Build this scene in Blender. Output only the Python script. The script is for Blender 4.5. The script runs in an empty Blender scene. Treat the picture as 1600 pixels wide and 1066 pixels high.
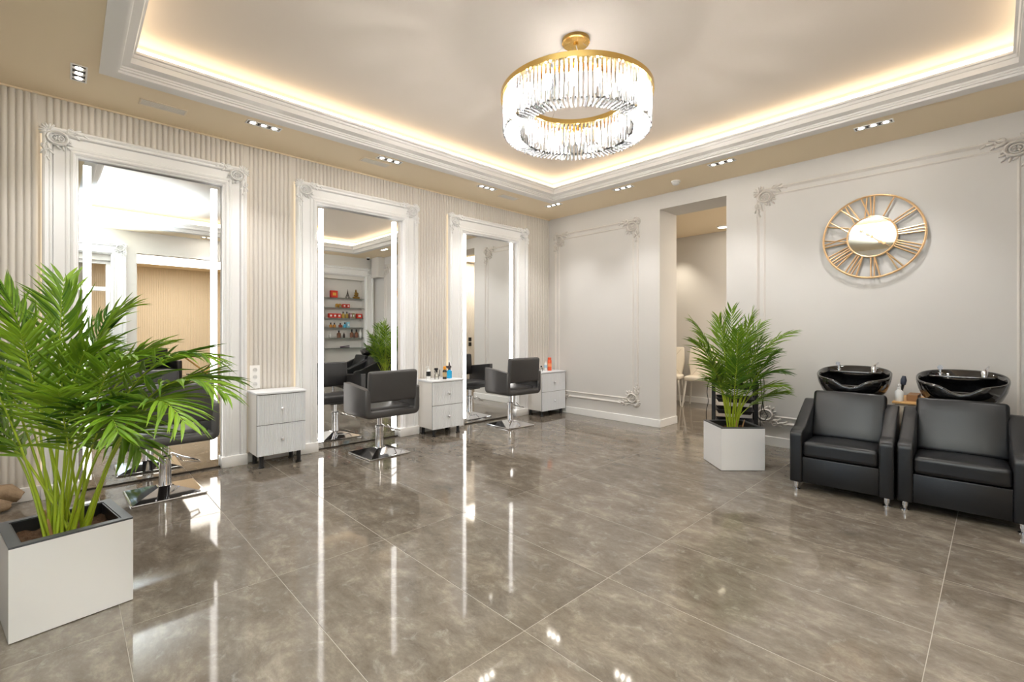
import bpy, bmesh, math, random
from mathutils import Vector, Matrix, Euler
random.seed(7)
PI = math.pi
C = bpy.context.scene.collection
SC = bpy.context.scene

# ------------------------------------------------------------------ camera, world, light, exposure
XL, YR, XE, YS = -4.898, 5.501, 0.70, -1.60      # left wall, right wall, wall beside the camera, wall behind it
ZS, ZC = 3.0, 3.27                               # soffit and tray heights
cam = bpy.data.cameras.new('camera')
co = bpy.data.objects.new('camera', cam); C.objects.link(co)
cam.sensor_width = 36.0
cam.lens = 724.3 / 1600 * 36
cam.shift_y = -14.1 / 1600
cam.clip_start = 0.05
co.location = (0, 0, 1.232)
co.rotation_euler = (PI / 2, 0, math.radians(46.253))
SC.camera = co

SC.view_settings.view_transform = 'Standard'
SC.view_settings.look = 'None'
SC.view_settings.gamma = 1
SC.view_settings.use_curve_mapping = False
SC.view_settings.exposure = 0.42
SC.cycles.use_denoising = True
SC.cycles.max_bounces = 10
SC.cycles.diffuse_bounces = 5
SC.cycles.glossy_bounces = 5
SC.cycles.transmission_bounces = 8
SC.cycles.transparent_max_bounces = 24
SC.cycles.sample_clamp_indirect = 6
SC.cycles.caustics_reflective = False
SC.cycles.caustics_refractive = False

w = bpy.data.worlds.new('world'); SC.world = w; w.use_nodes = True
w.node_tree.nodes['Background'].inputs[0].default_value = (0.72, 0.85, 1.0, 1)
w.node_tree.nodes['Background'].inputs[1].default_value = 1.6

def area_light(name, loc, rot, sx, sy, power, col):
    l = bpy.data.lights.new(name, 'AREA'); l.shape = 'RECTANGLE'; l.size = sx; l.size_y = sy
    l.energy = power; l.color = col
    o = bpy.data.objects.new(name, l); C.objects.link(o); o.location = loc; o.rotation_euler = rot
    return o
def spot_light(name, loc, rot, power, col, angle=1.9, size=.04, blend=.8):
    l = bpy.data.lights.new(name, 'SPOT'); l.energy = power; l.color = col
    l.spot_size = angle; l.spot_blend = blend; l.shadow_soft_size = size
    o = bpy.data.objects.new(name, l); C.objects.link(o); o.location = loc; o.rotation_euler = rot
    return o
WARM = (1.0, .83, .62); NEUT = (1.0, .985, .97); COOL = (.70, .86, 1.0)
# daylight through the shop window behind the camera, and the photographer's bounced flash
area_light('window_daylight', (-1.4, YS - .35, 1.5), (-PI / 2, 0, 0), 2.8, 2.2, 3100, COOL)
spot_light('bounced_flash', (-.25, .12, 1.45), Euler((math.radians(176), math.radians(-9), 0)), 1900, (.72, .87, 1.0), 1.55, .06, 1.0)

# ------------------------------------------------------------------ helpers
def lin(c):
    return tuple((x / 255 / 12.92) if x / 255 <= .04045 else ((x / 255 + .055) / 1.055) ** 2.4 for x in c)
MATS = {}
def mat(name, rgb, rough=.5, metal=0., spec=.5, emit=None, es=0., coat=0., trans=0., noise=None, bump=None, alpha=1, sheen=0):
    if name in MATS: return MATS[name]
    m = bpy.data.materials.new(name); m.use_nodes = True
    nt = m.node_tree; b = nt.nodes['Principled BSDF']; L = nt.links
    c = (*lin(rgb), 1)
    b.inputs['Base Color'].default_value = c
    b.inputs['Roughness'].default_value = rough
    b.inputs['Metallic'].default_value = metal
    b.inputs['Specular IOR Level'].default_value = spec if rough < .6 else min(spec, .2)
    b.inputs['Coat Weight'].default_value = coat
    b.inputs['Transmission Weight'].default_value = trans
    b.inputs['Sheen Weight'].default_value = sheen
    if emit:
        b.inputs['Emission Color'].default_value = (*emit, 1); b.inputs['Emission Strength'].default_value = es
    if noise or bump:
        tc = nt.nodes.new('ShaderNodeTexCoord')
    if noise:                      # (scale, amount)
        n = nt.nodes.new('ShaderNodeTexNoise'); n.inputs['Scale'].default_value = noise[0]; n.inputs['Detail'].default_value = 5
        L.new(tc.outputs['Object'], n.inputs['Vector'])
        mx = nt.nodes.new('ShaderNodeMix'); mx.data_type = 'RGBA'
        mx.inputs[6].default_value = tuple(x * (1 - noise[1]) for x in c[:3]) + (1,)
        mx.inputs[7].default_value = tuple(min(1, x * (1 + noise[1])) for x in c[:3]) + (1,)
        L.new(n.outputs['Fac'], mx.inputs[0]); L.new(mx.outputs[2], b.inputs['Base Color'])
    if bump:                       # (scale, strength)
        n2 = nt.nodes.new('ShaderNodeTexNoise'); n2.inputs['Scale'].default_value = bump[0]; n2.inputs['Detail'].default_value = 4
        L.new(tc.outputs['Object'], n2.inputs['Vector'])
        bp = nt.nodes.new('ShaderNodeBump'); bp.inputs['Strength'].default_value = bump[1]; bp.inputs['Distance'].default_value = .01
        L.new(n2.outputs['Fac'], bp.inputs['Height']); L.new(bp.outputs['Normal'], b.inputs['Normal'])
    MATS[name] = m
    return m
def emission(name, col, strength):
    if name in MATS: return MATS[name]
    m = bpy.data.materials.new(name); m.use_nodes = True; nt = m.node_tree
    nt.nodes.remove(nt.nodes['Principled BSDF'])
    e = nt.nodes.new('ShaderNodeEmission'); e.inputs[0].default_value = (*col, 1); e.inputs[1].default_value = strength
    nt.links.new(e.outputs[0], nt.nodes['Material Output'].inputs[0]); MATS[name] = m
    return m
def pane(name, tint, clear, rough=.0, gl=(1, 1, 1)):
    """thin glass: mostly clear, with a Fresnel mirror coat"""
    m = bpy.data.materials.new(name); m.use_nodes = True; nt = m.node_tree
    nt.nodes.remove(nt.nodes['Principled BSDF'])
    t = nt.nodes.new('ShaderNodeBsdfTransparent'); t.inputs[0].default_value = (*tint, 1)
    g = nt.nodes.new('ShaderNodeBsdfGlossy'); g.inputs['Roughness'].default_value = rough; g.inputs[0].default_value = (*gl, 1)
    f = nt.nodes.new('ShaderNodeFresnel'); f.inputs[0].default_value = 1.5
    mx = nt.nodes.new('ShaderNodeMixShader')
    mth = nt.nodes.new('ShaderNodeMath'); mth.operation = 'MULTIPLY_ADD'; mth.inputs[1].default_value = 1.0; mth.inputs[2].default_value = 1 - clear
    mth.use_clamp = True
    nt.links.new(f.outputs[0], mth.inputs[0]); nt.links.new(mth.outputs[0], mx.inputs[0])
    nt.links.new(t.outputs[0], mx.inputs[1]); nt.links.new(g.outputs[0], mx.inputs[2])
    nt.links.new(mx.outputs[0], nt.nodes['Material Output'].inputs[0]); MATS[name] = m
    return m

def BM(): return bmesh.new()
def add_box(bm, x0, x1, y0, y1, z0, z1, bev=0., seg=2, mtx=None):
    t = bmesh.new()
    bmesh.ops.create_cube(t, size=1)
    for v in t.verts:
        v.co = Vector((x0 + (v.co.x + .5) * (x1 - x0), y0 + (v.co.y + .5) * (y1 - y0), z0 + (v.co.z + .5) * (z1 - z0)))
    if bev: bmesh.ops.bevel(t, geom=list(t.edges), offset=bev, segments=seg, profile=.5, affect='EDGES')
    return merge(bm, t, mtx)
def merge(bm, t, mtx=None):
    vm = {}
    for v in t.verts: vm[v] = bm.verts.new(mtx @ v.co if mtx else v.co)
    for f in t.faces:
        try: bm.faces.new([vm[v] for v in f.verts])
        except ValueError: pass
    t.free(); return bm
def add_lathe(bm, prof, n=20, loc=(0, 0, 0), mtx=None):
    rings = []
    for r, z in prof:
        ring = []
        for i in range(n):
            a = 2 * PI * i / n; p = Vector((r * math.cos(a), r * math.sin(a), z))
            p = (mtx @ p if mtx else p) + Vector(loc); ring.append(bm.verts.new(p))
        rings.append(ring)
    for a, b in zip(rings, rings[1:]):
        for i in range(n): bm.faces.new((a[i], a[(i + 1) % n], b[(i + 1) % n], b[i]))
    if prof[0] == prof[-1]: return bm
    if prof[0][0] > 1e-5: bm.faces.new(rings[0][::-1])
    if prof[-1][0] > 1e-5: bm.faces.new(rings[-1])
    return bm
def add_cyl(bm, p0, p1, r0, r1=None, n=12): return add_tube(bm, [p0, p1], [r0, r0 if r1 is None else r1], n)
def add_tube(bm, pts, r, n=8, closed=False, flat=None):
    pts = [Vector(p) for p in pts]; m = len(pts)
    rs = r if isinstance(r, (list, tuple)) else [r] * m
    rings = []; ref = None
    for i, p in enumerate(pts):
        if closed: t = pts[(i + 1) % m] - pts[i - 1]
        else: t = pts[min(i + 1, m - 1)] - pts[max(i - 1, 0)]
        t.normalize()
        if ref is None:
            ref = Vector((0, 0, 1)) if abs(t.z) < .9 else Vector((1, 0, 0))
        s = t.cross(ref); s.normalize(); u = s.cross(t); ref = u
        ring = []
        for k in range(n):
            a = 2 * PI * k / n; q = p + (s * math.cos(a) + u * math.sin(a)) * rs[i]
            ring.append(bm.verts.new(q))
        rings.append(ring)
    prs = list(zip(rings, rings[1:]))
    if closed: prs.append((rings[-1], rings[0]))
    for a, b in prs:
        for k in range(n): bm.faces.new((a[k], a[(k + 1) % n], b[(k + 1) % n], b[k]))
    if not closed:
        bm.faces.new(rings[0][::-1]); bm.faces.new(rings[-1])
    return bm
def add_prism(bm, poly, axis, a0, a1, bev=0., seg=2, mtx=None):
    """poly: 2D points in the plane across `axis`; extruded from a0 to a1"""
    t = bmesh.new()
    def P(u, v, a): return {'x': (a, u, v), 'y': (u, a, v), 'z': (u, v, a)}[axis]
    A = [t.verts.new(P(u, v, a0)) for u, v in poly]; B = [t.verts.new(P(u, v, a1)) for u, v in poly]
    n = len(poly); t.faces.new(A[::-1]); t.faces.new(B)
    for i in range(n): t.faces.new((A[i], A[(i + 1) % n], B[(i + 1) % n], B[i]))
    bmesh.ops.recalc_face_normals(t, faces=list(t.faces))
    if bev: bmesh.ops.bevel(t, geom=list(t.edges), offset=bev, segments=seg, profile=.5, affect='EDGES')
    return merge(bm, t, mtx)
def add_ball(bm, c, sx, sy, sz, rot=None, sub=1):
    t = bmesh.new(); bmesh.ops.create_icosphere(t, subdivisions=sub, radius=1)
    m = Matrix.Translation(c) @ (rot.to_4x4() if rot else Matrix()) @ Matrix.Diagonal((sx, sy, sz, 1))
    return merge(bm, t, m)
def mesh(name, bm, m, smooth=True, angle=40, recalc=True):
    if recalc: bmesh.ops.recalc_face_normals(bm, faces=list(bm.faces))
    me = bpy.data.meshes.new(name); bm.to_mesh(me); bm.free()
    if m: me.materials.append(m)
    if smooth:
        me.polygons.foreach_set('use_smooth', [True] * len(me.polygons)); me.set_sharp_from_angle(angle=math.radians(angle))
    return me
def link(name, me, parent=None, loc=None, rot=None):
    o = bpy.data.objects.new(name, me); C.objects.link(o)
    if parent: o.parent = parent
    if loc: o.location = loc
    if rot: o.rotation_euler = rot
    return o
def obj(name, bm, m, parent=None, loc=None, rot=None, smooth=True, angle=40):
    return link(name, mesh(name, bm, m, smooth, angle), parent, loc, rot)
def tag(o, label, cat, group=None, kind=None):
    if label: o['label'] = label
    if cat: o['category'] = cat
    if group: o['group'] = group
    if kind: o['kind'] = kind
    return o
def thing(name, label, cat, loc=(0, 0, 0), rz=0, group=None):
    o = bpy.data.objects.new(name, None); C.objects.link(o); o.empty_display_size = .1
    o.location = loc; o.rotation_euler = (0, 0, rz)
    return tag(o, label, cat, group)
def structure(name, bm=None, m=None, label=None, parent=None, smooth=False):
    o = obj(name, bm, m, parent, smooth=smooth) if bm else bpy.data.objects.new(name, None)
    if not bm: C.objects.link(o); o.parent = parent
    o['kind'] = 'structure'
    if label: o['label'] = label
    return o
def kids(o): return [c for c in bpy.data.objects if c.parent == o]
def dup(root, loc, rz, label):
    allo = {}
    for ob in bpy.data.objects:
        if ob.parent: allo.setdefault(ob.parent.name, []).append(ob)
    def cp(o, par):
        c = o.copy(); C.objects.link(c)
        if par: c.parent = par
        for ch in allo.get(o.name, []): cp(ch, c)
        return c
    r = cp(root, None); r.location = loc; r.rotation_euler = (0, 0, rz); r['label'] = label
    return r

# ------------------------------------------------------------------ materials
WALL = mat('wall_paint', (216, 213, 209), .75, noise=(3, .015))
WALLE = mat('side_wall_paint', (226, 223, 218), .75)
FLUTE = mat('fluted_panel_paint', (217, 211, 203), .55)
CEIL = mat('tray_ceiling_paint', (221, 210, 198), .8)
SOFF = mat('soffit_paint', (244, 227, 198), .8)
WHITE = mat('white_trim', (248, 247, 245), .4)
FRAME = mat('frame_white', (243, 243, 243), .45)
PLAST = mat('plaster_relief', (219, 214, 208), .6)
MIRROR = mat('mirror_silver', (246, 248, 248), .004, 1.0)
DARKEDGE = mat('dark_gap', (52, 46, 40), .5)
STRIP = emission('mirror_led', (1.0, .96, .91), 4.2)
EDGEL = emission('edge_led', (1.0, .80, .54), .75)
COVE = emission('cove_led', (1.0, .84, .62), 3.4)
CHROME = mat('chrome', (225, 225, 228), .06, 1.0)
GOLD = mat('gold', (230, 192, 116), .18, 1.0)
CLOCKG = mat('clock_gold', (240, 204, 158), .36, 1.0)
LEATH = mat('black_leather', (17, 18, 21), .36, spec=.5, bump=(220, .05))
LEATH2 = mat('charcoal_leather', (60, 58, 58), .40, spec=.5, bump=(200, .05))
CERAM = mat('black_ceramic', (14, 14, 15), .05, spec=.7, coat=.6)
LACQ = mat('white_lacquer', (246, 246, 246), .12, spec=.5, coat=.4)
CABW = mat('cabinet_white', (232, 234, 238), .35)
BLACKP = mat('black_plastic', (24, 24, 26), .4)
RIM = mat('planter_rim', (70, 72, 76), .45)
SOIL = mat('soil', (84, 62, 46), .95, noise=(60, .6), bump=(60, 1.0))
BARK = mat('driftwood', (150, 128, 104), .85, noise=(25, .35), bump=(30, .8))
WOOD = mat('light_wood', (206, 160, 100), .5, noise=(12, .15))
GLASS = pane('shelf_glass', (.86, .96, .92), .96)
WINGLASS = pane('window_glass', (.97, .99, 1.0), .99)

def floor_material():
    m = bpy.data.materials.new('floor_tile'); m.use_nodes = True; nt = m.node_tree; L = nt.links; N = nt.nodes.new
    b = nt.nodes['Principled BSDF']
    tc = N('ShaderNodeTexCoord'); oi = N('ShaderNodeObjectInfo')
    add = N('ShaderNodeVectorMath'); add.operation = 'ADD'
    sc = N('ShaderNodeVectorMath'); sc.operation = 'SCALE'; sc.inputs['Scale'].default_value = 40
    cmb = N('ShaderNodeCombineXYZ')
    L.new(oi.outputs['Random'], cmb.inputs[0]); L.new(oi.outputs['Random'], cmb.inputs[1])
    L.new(cmb.outputs[0], sc.inputs[0]); L.new(tc.outputs['Object'], add.inputs[0]); L.new(sc.outputs[0], add.inputs[1])
    mp = N('ShaderNodeMapping'); mp.inputs['Scale'].default_value = (1.0, 1.7, 1); mp.inputs['Rotation'].default_value = (0, 0, .12)
    L.new(add.outputs[0], mp.inputs[0])
    n1 = N('ShaderNodeTexNoise'); n1.inputs['Scale'].default_value = 3.6; n1.inputs['Detail'].default_value = 9; n1.inputs['Roughness'].default_value = .78; n1.inputs['Distortion'].default_value = .25
    L.new(mp.outputs[0], n1.inputs['Vector'])
    n2 = N('ShaderNodeTexNoise'); n2.inputs['Scale'].default_value = 11; n2.inputs['Detail'].default_value = 8; n2.inputs['Roughness'].default_value = .7; n2.inputs['Distortion'].default_value = .5
    L.new(add.outputs[0], n2.inputs['Vector'])
    r1 = N('ShaderNodeValToRGB'); e = r1.color_ramp.elements
    e[0].position = .30; e[0].color = (*lin((84, 76, 67)), 1); e[1].position = .72; e[1].color = (*lin((150, 140, 127)), 1)
    k = e.new(.52); k.color = (*lin((115, 106, 95)), 1)
    L.new(n1.outputs['Fac'], r1.inputs[0])
    r2 = N('ShaderNodeValToRGB'); e = r2.color_ramp.elements
    e[0].position = .56; e[0].color = (0, 0, 0, 1); e[1].position = .74; e[1].color = (.42, .42, .42, 1)
    L.new(n2.outputs['Fac'], r2.inputs[0])
    mx = N('ShaderNodeMix'); mx.data_type = 'RGBA'; mx.inputs[7].default_value = (*lin((178, 172, 164)), 1)
    L.new(r2.outputs[0], mx.inputs[0]); L.new(r1.outputs[0], mx.inputs[6])
    hs = N('ShaderNodeHueSaturation'); ma = N('ShaderNodeMath'); ma.operation = 'MULTIPLY_ADD'; ma.inputs[1].default_value = .14; ma.inputs[2].default_value = .93
    L.new(oi.outputs['Random'], ma.inputs[0]); L.new(ma.outputs[0], hs.inputs['Value']); L.new(mx.outputs[2], hs.inputs['Color'])
    L.new(hs.outputs[0], b.inputs['Base Color'])
    b.inputs['Roughness'].default_value = .06; b.inputs['Specular IOR Level'].default_value = .42
    bp = N('ShaderNodeBump'); bp.inputs['Strength'].default_value = .012; bp.inputs['Distance'].default_value = .02
    n3 = N('ShaderNodeTexNoise'); n3.inputs['Scale'].default_value = 3.0; n3.inputs['Detail'].default_value = 1
    L.new(add.outputs[0], n3.inputs['Vector']); L.new(n3.outputs['Fac'], bp.inputs['Height']); L.new(bp.outputs[0], b.inputs['Normal'])
    return m
TILE = floor_material()
GROUT = mat('grout', (158, 150, 140), .8)

# ------------------------------------------------------------------ floor
bm = BM()
add_box(bm, XL - .1, XE + .15, YS - .15, 8.1, -.12, -.0007); add_box(bm, XE + .15, 6.3, .2, 4.4, -.12, -.0007)
floor = structure('floor', bm, GROUT, 'polished taupe stone floor laid in large rectangular tiles')
tx, ty, TX, TY = 1.164, .596, -.181, .762
rooms = [(XL, XE, YS, YR), (-2.995, -2.159, YR, 5.95), (XL, -.9, 5.95, 7.92), (XE + .15, 6.2, .3, 4.3), (XE, XE + .15, .97, 3.0)]
cache = {}
for rx0, rx1, ry0, ry1 in rooms:
    i0, i1 = math.floor((rx0 - TX) / tx), math.ceil((rx1 - TX) / tx)
    j0, j1 = math.floor((ry0 - TY) / ty), math.ceil((ry1 - TY) / ty)
    for i in range(i0, i1):
        for j in range(j0, j1):
            x0, x1 = max(rx0, TX + i * tx), min(rx1, TX + (i + 1) * tx)
            y0, y1 = max(ry0, TY + j * ty), min(ry1, TY + (j + 1) * ty)
            if x1 - x0 < .02 or y1 - y0 < .02: continue
            gp = .0014
            key = (round(x1 - x0, 3), round(y1 - y0, 3))
            if key not in cache:
                b = BM(); hx, hy = (x1 - x0) / 2 - gp, (y1 - y0) / 2 - gp
                add_box(b, -hx, hx, -hy, hy, -.012, 0, .0007, 1)
                cache[key] = mesh('tile', b, TILE)
            link('tile', cache[key], floor, ((x0 + x1) / 2, (y0 + y1) / 2, 0),
                 (random.uniform(-.0008, .0008), random.uniform(-.0005, .0005), 0))

# ------------------------------------------------------------------ walls
bm = BM(); add_box(bm, XL - .12, XL, YS - .12, 5.95, 0, 3.3)
wall_left = structure('wall_left', bm, FLUTE, 'cream wall clad in narrow vertical fluted slats')
# mirror frames on the left wall: (outer y0, y1, inner y0, y1)
FR = [(-.140, 1.205, .056, 1.003), (1.648, 3.06, 1.856, 2.812), (3.524, 4.96, 3.744, 4.705)]
ZF, ZI = 2.755, 2.56
def slat_mesh(z0, z1, wdt=.0385, d=.014):
    b = BM(); h = wdt / 2
    poly = [(-h + .003, 0), (-h + .003, .006)] + [((h - .005) * math.sin(a), .006 + (d - .006) * math.cos(a)) for a in (-1.35, -.8, -.3, .3, .8, 1.35)] + [(h - .003, .006), (h - .003, 0)]
    add_prism(b, [(v, u) for u, v in poly], 'z', z0, z1)
    return mesh('slat', b, FLUTE)
S_full = slat_mesh(.1, ZS - .012); S_top = slat_mesh(ZF + .002, ZS - .012)
y = -.72; pit = .0387
while y < YR - .02:
    infr = any(a - .022 < y < b + .022 for a, b, _, _ in FR)
    inside = any(a + .01 < y < b - .01 for a, b, _, _ in FR)
    if not infr: link('slat', S_full, wall_left, (XL, y, 0))
    elif inside: link('slat', S_top, wall_left, (XL, y, 0))
    y += pit
bm = BM(); add_box(bm, XL, XL + .02, YS, YR, ZS - .012, ZS)
structure('trim_1', bm, SOFF, 'thin cap strip where the fluted wall meets the ceiling')
# baseboards of the left wall, between the frames
bm = BM()
for a, b in ((YS, -.145), (1.21, 1.643), (3.065, 3.519), (4.965, YR)): add_box(bm, XL, XL + .024, a, b, 0, .1, .003, 1)
structure('baseboard_left', bm, WHITE, 'white baseboard along the fluted wall', smooth=True)

bm = BM()
add_box(bm, XL, -2.995, YR, 5.95, 0, 3.3); add_box(bm, -2.995, -2.159, YR, 5.95, 2.81, 3.3); add_box(bm, -2.159, XE + .15, YR, 5.95, 0, 3.3)
structure('wall_right', bm, WALL, 'smooth warm white wall with a doorway and relief mouldings')
bm = BM()
add_box(bm, XL + .03, -2.995, YR - .014, YR, 0, .1, .003, 1); add_box(bm, -2.995, -2.981, YR - .014, 5.95, 0, .1, .003, 1)
add_box(bm, -2.159, XE, YR - .014, YR, 0, .1, .003, 1); add_box(bm, -2.173, -2.159, YR - .014, 5.95, 0, .1, .003, 1)
structure('baseboard_right', bm, WHITE, 'white baseboard along the smooth wall and into the doorway', smooth=True)

# wall beside the camera: glazed doorway, wide opening, shelf niche
NY0, NY1, NZ = 4.24, 5.235, 2.46
bm = BM()
add_box(bm, XE, XE + .15, YS, -.25, 0, 3.3); add_box(bm, XE, XE + .15, -.25, .62, 2.45, 3.3); add_box(bm, XE, XE + .15, .62, .97, 0, 3.3)
add_box(bm, XE, XE + .15, .97, 3.0, 2.62, 3.3); add_box(bm, XE, XE + .15, 3.0, NY0, 0, 3.3)
add_box(bm, XE, XE + .15, NY0, NY1, NZ, 3.3); add_box(bm, XE, XE + .15, NY1, YR, 0, 3.3); add_box(bm, XE, XE + .15, NY0, NY1, 0, .25)
add_box(bm, XE + .15, XE + .25, NY0 - .1, NY1 + .1, 0, 2.6)
structure('wall_east', bm, WALLE, 'plain wall behind the camera with a glazed doorway, an opening and a shelf niche')
bm = BM()
add_box(bm, XL, -2.9, YS - .12, YS, 0, 3.3); add_box(bm, .1, XE + .15, YS - .12, YS, 0, 3.3)
add_box(bm, -2.9, .1, YS - .12, YS, 2.6, 3.3); add_box(bm, -2.9, .1, YS - .12, YS, 0, .3)
structure('wall_south', bm, WALLE, 'plain wall with the shop window behind the camera')
win = structure('window_1', label='wide shop window with white frame behind the camera')
bm = BM()
for x0, x1, z0, z1 in ((-2.9, .1, .3, .36), (-2.9, .1, 2.54, 2.6), (-2.9, -2.84, .36, 2.54), (.04, .1, .36, 2.54), (-1.43, -1.37, .36, 2.54)): add_box(bm, x0, x1, YS - .09, YS - .03, z0, z1, .004, 1)
obj('window_frame', bm, WHITE, win)
for k, (x0, x1) in enumerate(((-2.84, -1.43), (-1.37, .04))):
    bm = BM(); add_box(bm, x0, x1, YS - .065, YS - .057, .36, 2.54); obj('pane', bm, WINGLASS, win, smooth=False)
dw = structure('window_2', label='tall glazed doorway with white bars beside the camera')
bm = BM()
for y0, y1, z0, z1 in ((-.25, -.19, 0, 2.45), (.56, .62, 0, 2.45), (-.19, .56, 2.39, 2.45), (-.19, .56, 1.93, 2.0), (-.19, .56, 0, .2), (.17, .21, .2, 1.93)): add_box(bm, XE + .05, XE + .11, y0, y1, z0, z1, .004, 1)
obj('window_frame', bm, WHITE, dw)
for y0, y1, z0, z1 in ((-.19, .17, .2, 1.93), (.21, .56, .2, 1.93), (-.19, .56, 2.0, 2.39)):
    bm = BM(); add_box(bm, XE + .076, XE + .084, y0, y1, z0, z1); obj('pane', bm, WINGLASS, dw, smooth=False)

# neighbouring room seen in the first mirror
bm = BM(); add_box(bm, 6.2, 6.3, .2, 4.4, 0, 3.0); add_box(bm, XE + .15, 6.3, .2, .3, 0, 3.0); add_box(bm, XE + .26, 6.3, 4.3, 4.4, 0, 3.0)
wn = structure('wall_far', bm, mat('far_room_paint', (226, 212, 190), .7), 'fluted wall of the neighbouring room seen in the mirror')
b = BM(); yy = .32
while yy < 4.28:
    add_prism(b, [(6.2, yy + .003), (6.188, yy + .008), (6.188, yy + .03), (6.2, yy + .035)], 'z', .1, 2.98); yy += .0387
o = obj('fluted_slats', b, mat('far_flute', (230, 216, 194), .6), wn); o['kind'] = 'stuff'
# corridor behind the doorway
bm = BM()
add_box(bm, XL, -.8, 7.92, 8.04, 0, 3.2); add_box(bm, XL - .12, XL, 5.95, 8.04, 0, 3.2); add_box(bm, -.9, -.8, 5.95, 7.92, 0, 3.2)
wb = structure('wall_back', bm, WALL, 'plain warm wall of the room beyond the doorway')
S_c = slat_mesh(.1, 2.9)
for k in range(30): link('slat', S_c, wb, (-.9, 6.55 + k * pit, 0), (0, 0, PI))
bm = BM(); add_box(bm, XL, -.93, 7.906, 7.92, 0, .1, .003, 1); structure('baseboard_back', bm, WHITE, 'white baseboard of the room beyond the doorway', smooth=True)

# ------------------------------------------------------------------ ceiling: soffit ring, crown moulding, lit tray
TX0, TX1, TY0, TY1 = -4.12, .16, .25, 4.71
bm = BM()
add_box(bm, XL - .12, TX0 - .09, YS - .12, 5.95, 3.31, 3.35); 
add_box(bm, XL - .12, XE + .15, YS - .12, 5.95, ZC, 3.36)
ceiling = structure('ceiling', bm, CEIL, 'beige tray ceiling lit along its edges')
def soffit(x0, x1, y0, y1):
    b = BM(); add_box(b, x0, x1, y0, y1, ZS, ZS + .02); return b
SX0, SX1, SY0, SY1 = TX0 - .10, TX1 + .10, TY0 - .10, TY1 + .10
b = BM()
for q in ((XL, SX0, YS, YR), (SX1, XE, YS, YR), (SX0, SX1, YS, SY0), (SX0, SX1, SY1, YR)): add_box(b, q[0], q[1], q[2], q[3], ZS, ZC)
structure('soffit', b, SOFF, 'lowered beige ceiling border', ceiling)
def ring(b, poly, x0, x1, y0, y1):
    """mitred ring: poly of (inset, z) swept around a rectangle"""
    R = []
    for cx, cy, sx, sy in ((x0, y0, 1, 1), (x1, y0, -1, 1), (x1, y1, -1, -1), (x0, y1, 1, -1)):
        R.append([b.verts.new((cx + sx * i, cy + sy * i, z)) for i, z in poly])
    n = len(poly)
    for k in range(4):
        A, B = R[k], R[(k + 1) % 4]
        for i in range(n): b.faces.new((A[i], A[(i + 1) % n], B[(i + 1) % n], B[i]))
    return b
b = BM()
ring(b, [(-.10, 3.0), (-.10, 3.012), (.055, 3.06), (.055, 3.125), (.075, 3.14), (.082, 3.14), (.082, 3.125), (.068, 3.12), (.068, 3.108), (.062, 3.10)]
     + [(.062 - .046 * math.sin(t * PI / 2 / 5), 3.10 - .052 * (1 - math.cos(t * PI / 2 / 5))) for t in range(1, 6)]
     + [(.010, 3.046), (.010, 3.034), (.003, 3.030), (.003, 3.018), (-.006, 3.014), (-.006, 2.998), (-.02, 2.992), (-.10, 2.992)], TX0, TX1, TY0, TY1)
structure('trim_2', b, mat('crown_white', (234, 231, 227), .5), 'stepped white crown moulding around the ceiling tray', smooth=True)
b = BM(); za, zb = 3.09, 3.245
for q in ((SX0, SX0 + .006, SY0 + .01, SY1 - .01), (SX1 - .006, SX1, SY0 + .01, SY1 - .01), (SX0 + .01, SX1 - .01, SY0, SY0 + .006), (SX0 + .01, SX1 - .01, SY1 - .006, SY1)):
    add_box(b, q[0], q[1], q[2], q[3], za, zb)
structure('cove_light_strip', b, COVE, 'warm light strip hidden in the ceiling cove', ceiling)
# corridor and far-room ceilings
b = BM(); add_box(b, XL - .12, -.8, 5.95, 8.04, 2.92, 3.2); structure('ceiling_corridor', b, SOFF, 'beige ceiling of the room beyond the doorway')
b = BM(); add_box(b, XE + .15, 6.3, .2, 4.4, 3.0, 3.2); structure('ceiling_far', b, SOFF, 'beige ceiling of the neighbouring room')

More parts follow.
